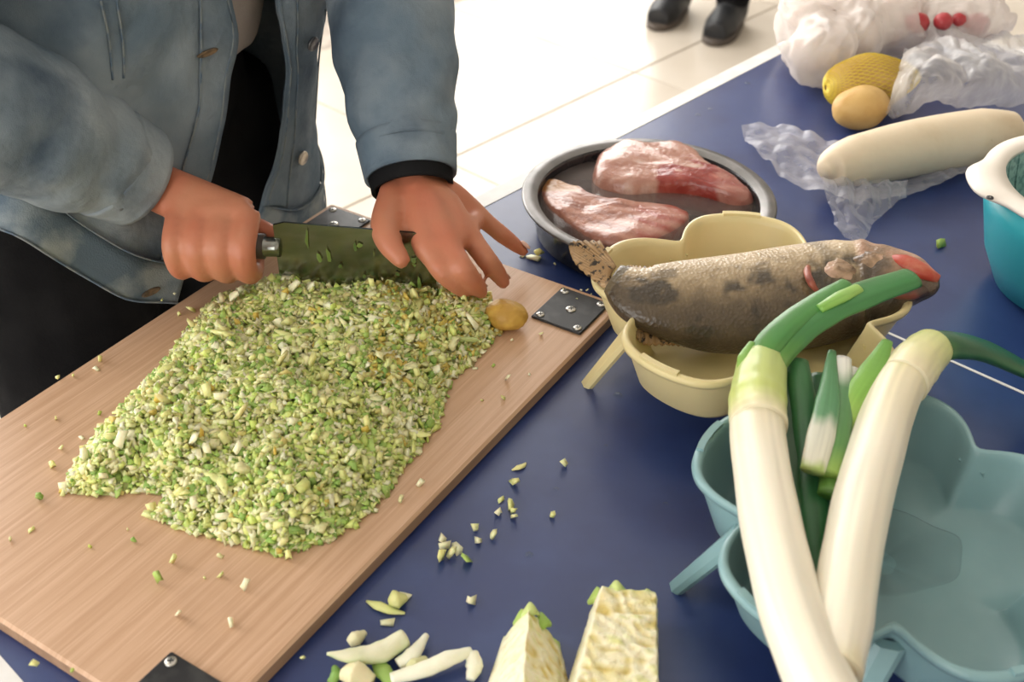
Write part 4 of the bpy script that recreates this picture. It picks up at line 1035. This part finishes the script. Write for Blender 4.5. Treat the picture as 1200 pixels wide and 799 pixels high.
def shoes(J, parent, fwv, k_=1.0, shaft=.11):
    for s in 'RL':
        a, t_ = J['ankle'+s], J['toe'+s]; d = (t_-a); d.z = 0; d.normalize(); side = d.cross(UPV)
        fl_ = 0.0
        heel = Vector((a.x, a.y, 0))-d*.055*k_; toe = Vector((t_.x, t_.y, 0))+d*.045*k_
        V, F = cloth([tube([heel+UPV*.045+d*.02, heel.lerp(toe, .35)+UPV*.052, heel.lerp(toe, .68)+UPV*.040, toe+UPV*.034-d*.018], [.036*k_, .040*k_, .044*k_, .032*k_], 14, 5, flat=[.042*k_, .042*k_, .034*k_, .028*k_])[:2],
                      tube([Vector((a.x, a.y, .05)), Vector((a.x, a.y, shaft))], [.044*k_, .046*k_], 14, 3, up=tuple(d))[:2]], .006, 4)
        V = [Vector((v.x, v.y, max(v.z, .014))) for v in V]
        sh = obj('shoe', V, F, M['shoe'], parent)
        n = 28; Vs = []; Fs = []
        L = (toe-heel).length/2+.006; c = heel.lerp(toe, .5)
        for z, g in ((0.0, .97), (.003, 1), (.018, 1), (.02, .95)):
            for j in range(n):
                an = 2*pi*j/n; w = .046*k_*(1-.18*math.exp(-((cos(an)+.35)/.4)**2))
                Vs.append(c+d*(L*(abs(cos(an))**.8)*(1 if cos(an) > 0 else -1)*g)+side*(w*sin(an)*g)+UPV*z)
        for q in range(3):
            for j in range(n): Fs.append((q*n+j, q*n+(j+1) % n, (q+1)*n+(j+1) % n, (q+1)*n+j))
        Fs += [tuple(range(n))[::-1], tuple(3*n+j for j in range(n))]
        obj('sole', Vs, Fs, M['sole'], sh)
shoes(J, person, FW)
# jacket torso: rows of control points from the right front edge round the back to the left front edge
def nmz(v): return v
rows = [
 # hem
 [WM(206, 356, .830), WM(150, 350, .838), WM(85, 316, .848), WM(10, 270, .862), NM(.298, .96, .10), NM(.34, 1.10, .15), NM(.51, 1.165, .13), NM(.67, 1.11, .08), NM(.722, 1.0, .0), NM(.705, .935, -.03), NM(.645, .905, -.04), WM(302, 262, .895)],
 [WM(240, 230, .85), WM(185, 195, .852), WM(120, 160, .856), WM(40, 120, .87), NM(.300, .96, .24), NM(.335, 1.11, .24), NM(.51, 1.175, .24), NM(.68, 1.11, .22), NM(.728, 1.0, .12), NM(.700, .930, .08), NM(.652, .900, .07), WM(318, 190, .890)],
 [WM(262, 110, .86), WM(205, 80, .852), WM(140, 60, .852), WM(70, 20, .868), NM(.300, .96, .33), NM(.335, 1.10, .34), NM(.51, 1.165, .35), NM(.69, 1.10, .33), NM(.730, 1.0, .22), NM(.702, .918, .16), NM(.655, .888, .15), WM(334, 100, .882)],
 [WM(270, 10, .865), NM(.50, .838, .33), NM(.44, .838, .36), NM(.37, .862, .38), NM(.305, .95, .42), NM(.335, 1.07, .44), NM(.51, 1.13, .45), NM(.69, 1.07, .43), NM(.735, .97, .34), NM(.710, .89, .28), NM(.665, .865, .25), WM(322, 5, .875)],
 [NM(.535, .83, .43), NM(.47, .81, .45), NM(.42, .815, .47), NM(.355, .84, .49), NM(.310, .93, .51), NM(.34, 1.03, .53), NM(.51, 1.08, .54), NM(.68, 1.03, .53), NM(.72, .94, .50), NM(.69, .85, .46), NM(.64, .82, .44), NM(.585, .83, .42)],
 [NM(.495, .825, .585), NM(.46, .835, .59), NM(.43, .85, .60), NM(.39, .88, .61), NM(.37, .92, .615), NM(.40, .97, .63), NM(.51, 1.0, .64), NM(.62, .97, .63), NM(.65, .92, .615), NM(.63, .88, .61), NM(.59, .85, .60), NM(.545, .825, .585)]]
NUc, NVr = 120, 64
def jacket_pt(u, v):
    col = [cr(r_, u) for r_ in rows]; p = cr(col, v)
    return p
def jdisp(p, u, v):
    w_ = .007*nz((p.x*14, p.y*14, p.z*7), 1, 3) + .004*nz(p, 30, 7)
    return p + Vector((p.x-NM(.51, 1.0, 0).x, p.y-NM(.51, 1.0, 0).y, 0)).normalized()*w_
JG = [[jdisp(jacket_pt(i/(NUc-1), j/(NVr-1)), i, j) for i in range(NUc)] for j in range(NVr)]
jv = [p for r_ in JG for p in r_]; jf = [(j*NUc+i, j*NUc+i+1, (j+1)*NUc+i+1, (j+1)*NUc+i) for j in range(NVr-1) for i in range(NUc-1)]
jacket = obj('jacket', jv, jf, M['denim'], person); jacket['label'] = 'open faded blue denim jacket'; solid(jacket, .003, 0)
me_n = [v.normal.copy() for v in jacket.data.vertices]
def jnormal(j, i):
    n_ = me_n[j*NUc+i]; p = JG[j][i]; out = Vector((p.x, p.y, 0))-Vector((NM(.51, 1.0, 0).x, NM(.51, 1.0, 0).y, 0))
    return n_ if n_.dot(out) > 0 else -n_
def strip_of(name, j0, j1, i0, i1, off, m):
    V = [JG[j][i]+jnormal(j, i)*off for j in range(j0, j1+1) for i in range(i0, i1+1)]; w_ = i1-i0+1
    F = [(a*w_+b, a*w_+b+1, (a+1)*w_+b+1, (a+1)*w_+b) for a in range(j1-j0) for b in range(w_-1)]
    return solid(obj(name, V, F, m, jacket), .002, 0)
strip_of('waistband', 0, 4, 0, NUc-1, .0035, M['denim_band'])
strip_of('placket', 4, NVr-1, 0, 6, .0028, M['denim'])
strip_of('placket', 4, NVr-1, NUc-7, NUc-1, .0028, M['denim'])
def near_px(px, py, i_lo=0, i_hi=NUc):
    best = None
    for j in range(NVr):
        for i in range(i_lo, i_hi):
            p = JG[j][i]; q = proj(p); d = (q[0]-px)**2+(q[1]-py)**2
            if best is None or d < best[0]: best = (d, j, i)
    return best[1], best[2]
def seam_px(pts, i_lo=0, i_hi=NUc, m='denim_seam', r_=.0011, off=.0022):
    P = []
    for k in range(len(pts)-1):
        for q in range(6):
            f = q/6; x = pts[k][0]*(1-f)+pts[k+1][0]*f; y = pts[k][1]*(1-f)+pts[k+1][1]*f
            j, i = near_px(x, y, i_lo, i_hi); P.append(JG[j][i]+jnormal(j, i)*off)
    P2 = [P[0]]
    for p in P[1:]:
        if (p-P2[-1]).length > .002: P2.append(p)
    for _ in range(6): P2 = [P2[0]]+[(P2[i-1]+P2[i]*2+P2[i+1])*.25 for i in range(1, len(P2)-1)]+[P2[-1]]
    if len(P2) > 2: obj('seam', *tube(P2, [r_]*len(P2), 6, 2)[:2], M[m], jacket)
FR, FL_ = (0, 46), (NUc-46, NUc)
for i_ in (1, 6): obj('seam', *tube([JG[j][i_]+jnormal(j, i_)*.0042 for j in range(4, NVr, 3)], [.0009]*len(range(4, NVr, 3)), 6, 2)[:2], M['denim_seam'], jacket)
for i_ in (NUc-2, NUc-7): obj('seam', *tube([JG[j][i_]+jnormal(j, i_)*.0042 for j in range(4, NVr, 3)], [.0009]*len(range(4, NVr, 3)), 6, 2)[:2], M['denim_seam'], jacket)
for j_ in (0, 4): obj('seam', *tube([JG[j_][i]+jnormal(j_, i)*.0055 for i in range(0, NUc, 3)], [.0010]*len(range(0, NUc, 3)), 6, 2)[:2], M['denim_seam'], jacket)
seam_px([(120, 0), (125, 45), (132, 100)], *FR); seam_px([(136, 0), (141, 45), (146, 95)], *FR)
seam_px([(378, 10), (372, 90), (362, 200)], *FL_)
def on_jacket(px, py, rng, rad, m, name, sq=1.0):
    j, i = near_px(px, py, *rng); p = JG[j][i]; n_ = jnormal(j, i); p = p+n_*.005
    z_ = n_; x_ = UPV.cross(z_).normalized(); y_ = z_.cross(x_); R3 = Matrix((x_, y_, z_)).transposed()
    V, F = lathe((0, 0, 0), [(rad, 0), (rad, .0015), (rad*.8, .003), (rad*.72, .0022), (.0004, .0024)], 20)
    o = obj(name, [p + R3 @ Vector((v.x, v.y*sq, v.z)) for v in V], F, m, jacket); return o
on_jacket(361, 48, FL_, .0075, M['btn_dark'], 'button'); on_jacket(349, 184, FL_, .0078, M['brass'], 'button')
on_jacket(237, 57, FR, .012, M['thread'], 'buttonhole', .22); on_jacket(172, 345, FR, .010, M['thread'], 'buttonhole', .3)
# sleeves
def sleeve(name, path, rad, seed):
    V, F, T = tube(path, rad, 48, 26, up=(.3, .2, 1), cap=False, fn=lambda t, a: 1+.06*noise.noise(Vector((t*10+.6*sin(a), cos(a)*1.2, seed)))+.085*sin(t*46+2.2*sin(a+seed)+3*noise.noise(Vector((a, t*5, seed))))*max(0, t-.45)+.03*noise.noise(Vector((t*22, cos(a)*2, sin(a)*2+seed))))
    s = obj(name, V, F, M['denim'], jacket); solid(s, .003, -1); return s
sleeve('sleeve', [J['shR'].lerp(J['shL'], .06)+UPV*.01, J['shR'].lerp(J['elR'], .45), J['elR']+Vector((-.005, 0, 0)), J['elR'].lerp(wr_, .5)+Vector((0, -.005, .0)), J['elR'].lerp(wr_, .88)], [.078, .072, .066, .060, .046], 1.0)
LS = [J['shL'].lerp(J['shR'], .06)+UPV*.01, J['shL'].lerp(J['elL'], .5), J['elL'], J['elL'].lerp(wl_, .52), J['elL'].lerp(wl_, .90)]
sleeve('sleeve', LS, [.078, .068, .062, .056, .0425], 5.0)
# cuffs
def ring_tube(name, a, b, r0, r1, m, parent):
    V, F, T = tube([a, a.lerp(b, .5), b], [r0, (r0+r1)/2, r1], 32, 4, up=(.3, .2, 1), cap=False); o = obj(name, V, F, m, parent); solid(o, .004, -1); return o
ring_tube('cuff', J['elL'].lerp(wl_, .86), J['elL'].lerp(wl_, .99), .0435, .0390, M['denim'], jacket)
ring_tube('knit_cuff', J['elL'].lerp(wl_, .95), J['elL'].lerp(wl_, 1.035), .0360, .0340, M['black_cloth'], jacket)
ring_tube('cuff', J['elR'].lerp(wr_, .84), J['elR'].lerp(wr_, .98), .0470, .0430, M['denim'], jacket)
# collar
V, F = grid(40, 6, lambda u, v: (lambda p, c: p + (p-c).normalized()*(-.004+.012*v*(1-v)*4) + UPV*(.045*v) + FW*.0)(jacket_pt(u, 1.0), NM(.51, .90, .6)))
solid(obj('collar', V, F, M['denim'], jacket), .004, 0)

# second person by the far side of the floor: dark shoes and trousers reach into view
A1, A2 = W(783, 22, -TZ), W(848, 39, -TZ)
fd = (W(760, 45, -TZ)-W(812, -2, -TZ)); fd.z = 0; fd.normalize(); sd = fd.cross(UPV)
def Q(n_, f_, z): return (A1+A2)*.5 + sd*n_ + fd*f_ + Vector((0, 0, z)) - Vector((0, 0, 0))
mid = (A1+A2)*.5
K2 = {}
aR, aL = A1-fd*.06, A2-fd*.06
sgn = 1 if (A1-A2).dot(sd) > 0 else -1
if sgn < 0: aR, aL = aL, aR
for s, a in (('R', aR), ('L', aL)):
    K2['ankle'+s] = Vector((a.x, a.y, .085)); K2['toe'+s] = Vector((a.x, a.y, .03))+fd*.13
    K2['knee'+s] = Vector((a.x, a.y, .47))+fd*.03; K2['hip'+s] = Vector((a.x, a.y, .88)).lerp(Vector((mid.x-fd.x*.06, mid.y-fd.y*.06, .88)), .25)
cx = Vector((mid.x-fd.x*.06, mid.y-fd.y*.06, 0))
K2.update(crotch=cx+UPV*.82, pelvis=cx+UPV*.92, waist=cx+UPV*1.06, chest=cx+UPV*1.28, chest2=cx+UPV*1.36, neck0=cx+UPV*1.43, neck1=cx+UPV*1.49, head=cx+fd*.02+UPV*1.60,
          shR=cx+sd*.18+UPV*1.39, shL=cx-sd*.18+UPV*1.39, elR=cx+sd*.23+UPV*1.11, elL=cx-sd*.23+UPV*1.11, wrR=cx+sd*.23+fd*.06+UPV*.87, wrL=cx-sd*.23+fd*.06+UPV*.87, face=fd, up=UPV)
h2 = []
for s, k in (('R', 1), ('L', -1)):
    w_ = K2['wr'+s]
    h2.append(tube([w_, w_-UPV*.05+fd*.006, w_-UPV*.085+fd*.01], [.022, .028, .024], 12, 5, up=tuple(sd), flat=[.022, .040, .040])[:2])
    for i in range(4):
        b_ = w_-UPV*.085+fd*(.036-.019*i); h2.append(tube([b_, b_-UPV*.035, b_-UPV*(.065+.006*(i in (1, 2)))-sd*(.018*k)], [.0095, .009, .007], 8, 4, up=tuple(fd))[:2])
    h2.append(tube([w_-UPV*.03+fd*.03, w_-UPV*.06+fd*.052, w_-UPV*.09+fd*.055], [.012, .011, .008], 8, 4, up=tuple(sd))[:2])
p2 = thing('person', Vector((cx.x, cx.y, 0)), 'person in black shoes and dark trousers standing on the far tiles', 'person')
V, F = build_body(K2, .007, h2); b2 = obj('body', V, F, M['skin'], p2); face_bits(b2, K2)
tr = [tube([K2['crotch']-UPV*.02, K2['pelvis'], K2['waist']], [.135, .155, .140], 16, 5, up=tuple(fd), flat=[.12, .13, .12])[:2]]
for s in 'RL': tr.append(tube([K2['hip'+s]+UPV*.02, K2['hip'+s].lerp(K2['knee'+s], .5), K2['knee'+s], K2['ankle'+s]-UPV*.01], [.098, .090, .072, .056], 14, 6, up=tuple(fd))[:2])
obj('trousers', *cloth(tr, .012, 3), M['black_cloth'], p2)
tp = [tube([K2['pelvis'], K2['waist'], K2['chest'], K2['neck0']], [.158, .150, .165, .08], 16, 5, up=tuple(fd), flat=[.135, .128, .135, .078])[:2], tube([K2['shR'], K2['chest2'], K2['shL']], [.066, .11, .066], 12, 5)[:2]]
for s in 'RL': tp.append(tube([K2['sh'+s], K2['el'+s], K2['wr'+s]], [.064, .054, .042], 12, 5, up=tuple(fd))[:2])
obj('sweater', *cloth(tp, .012, 3), M['grey_shirt'], p2)
shoes(K2, p2, fd, 1.22, .24)
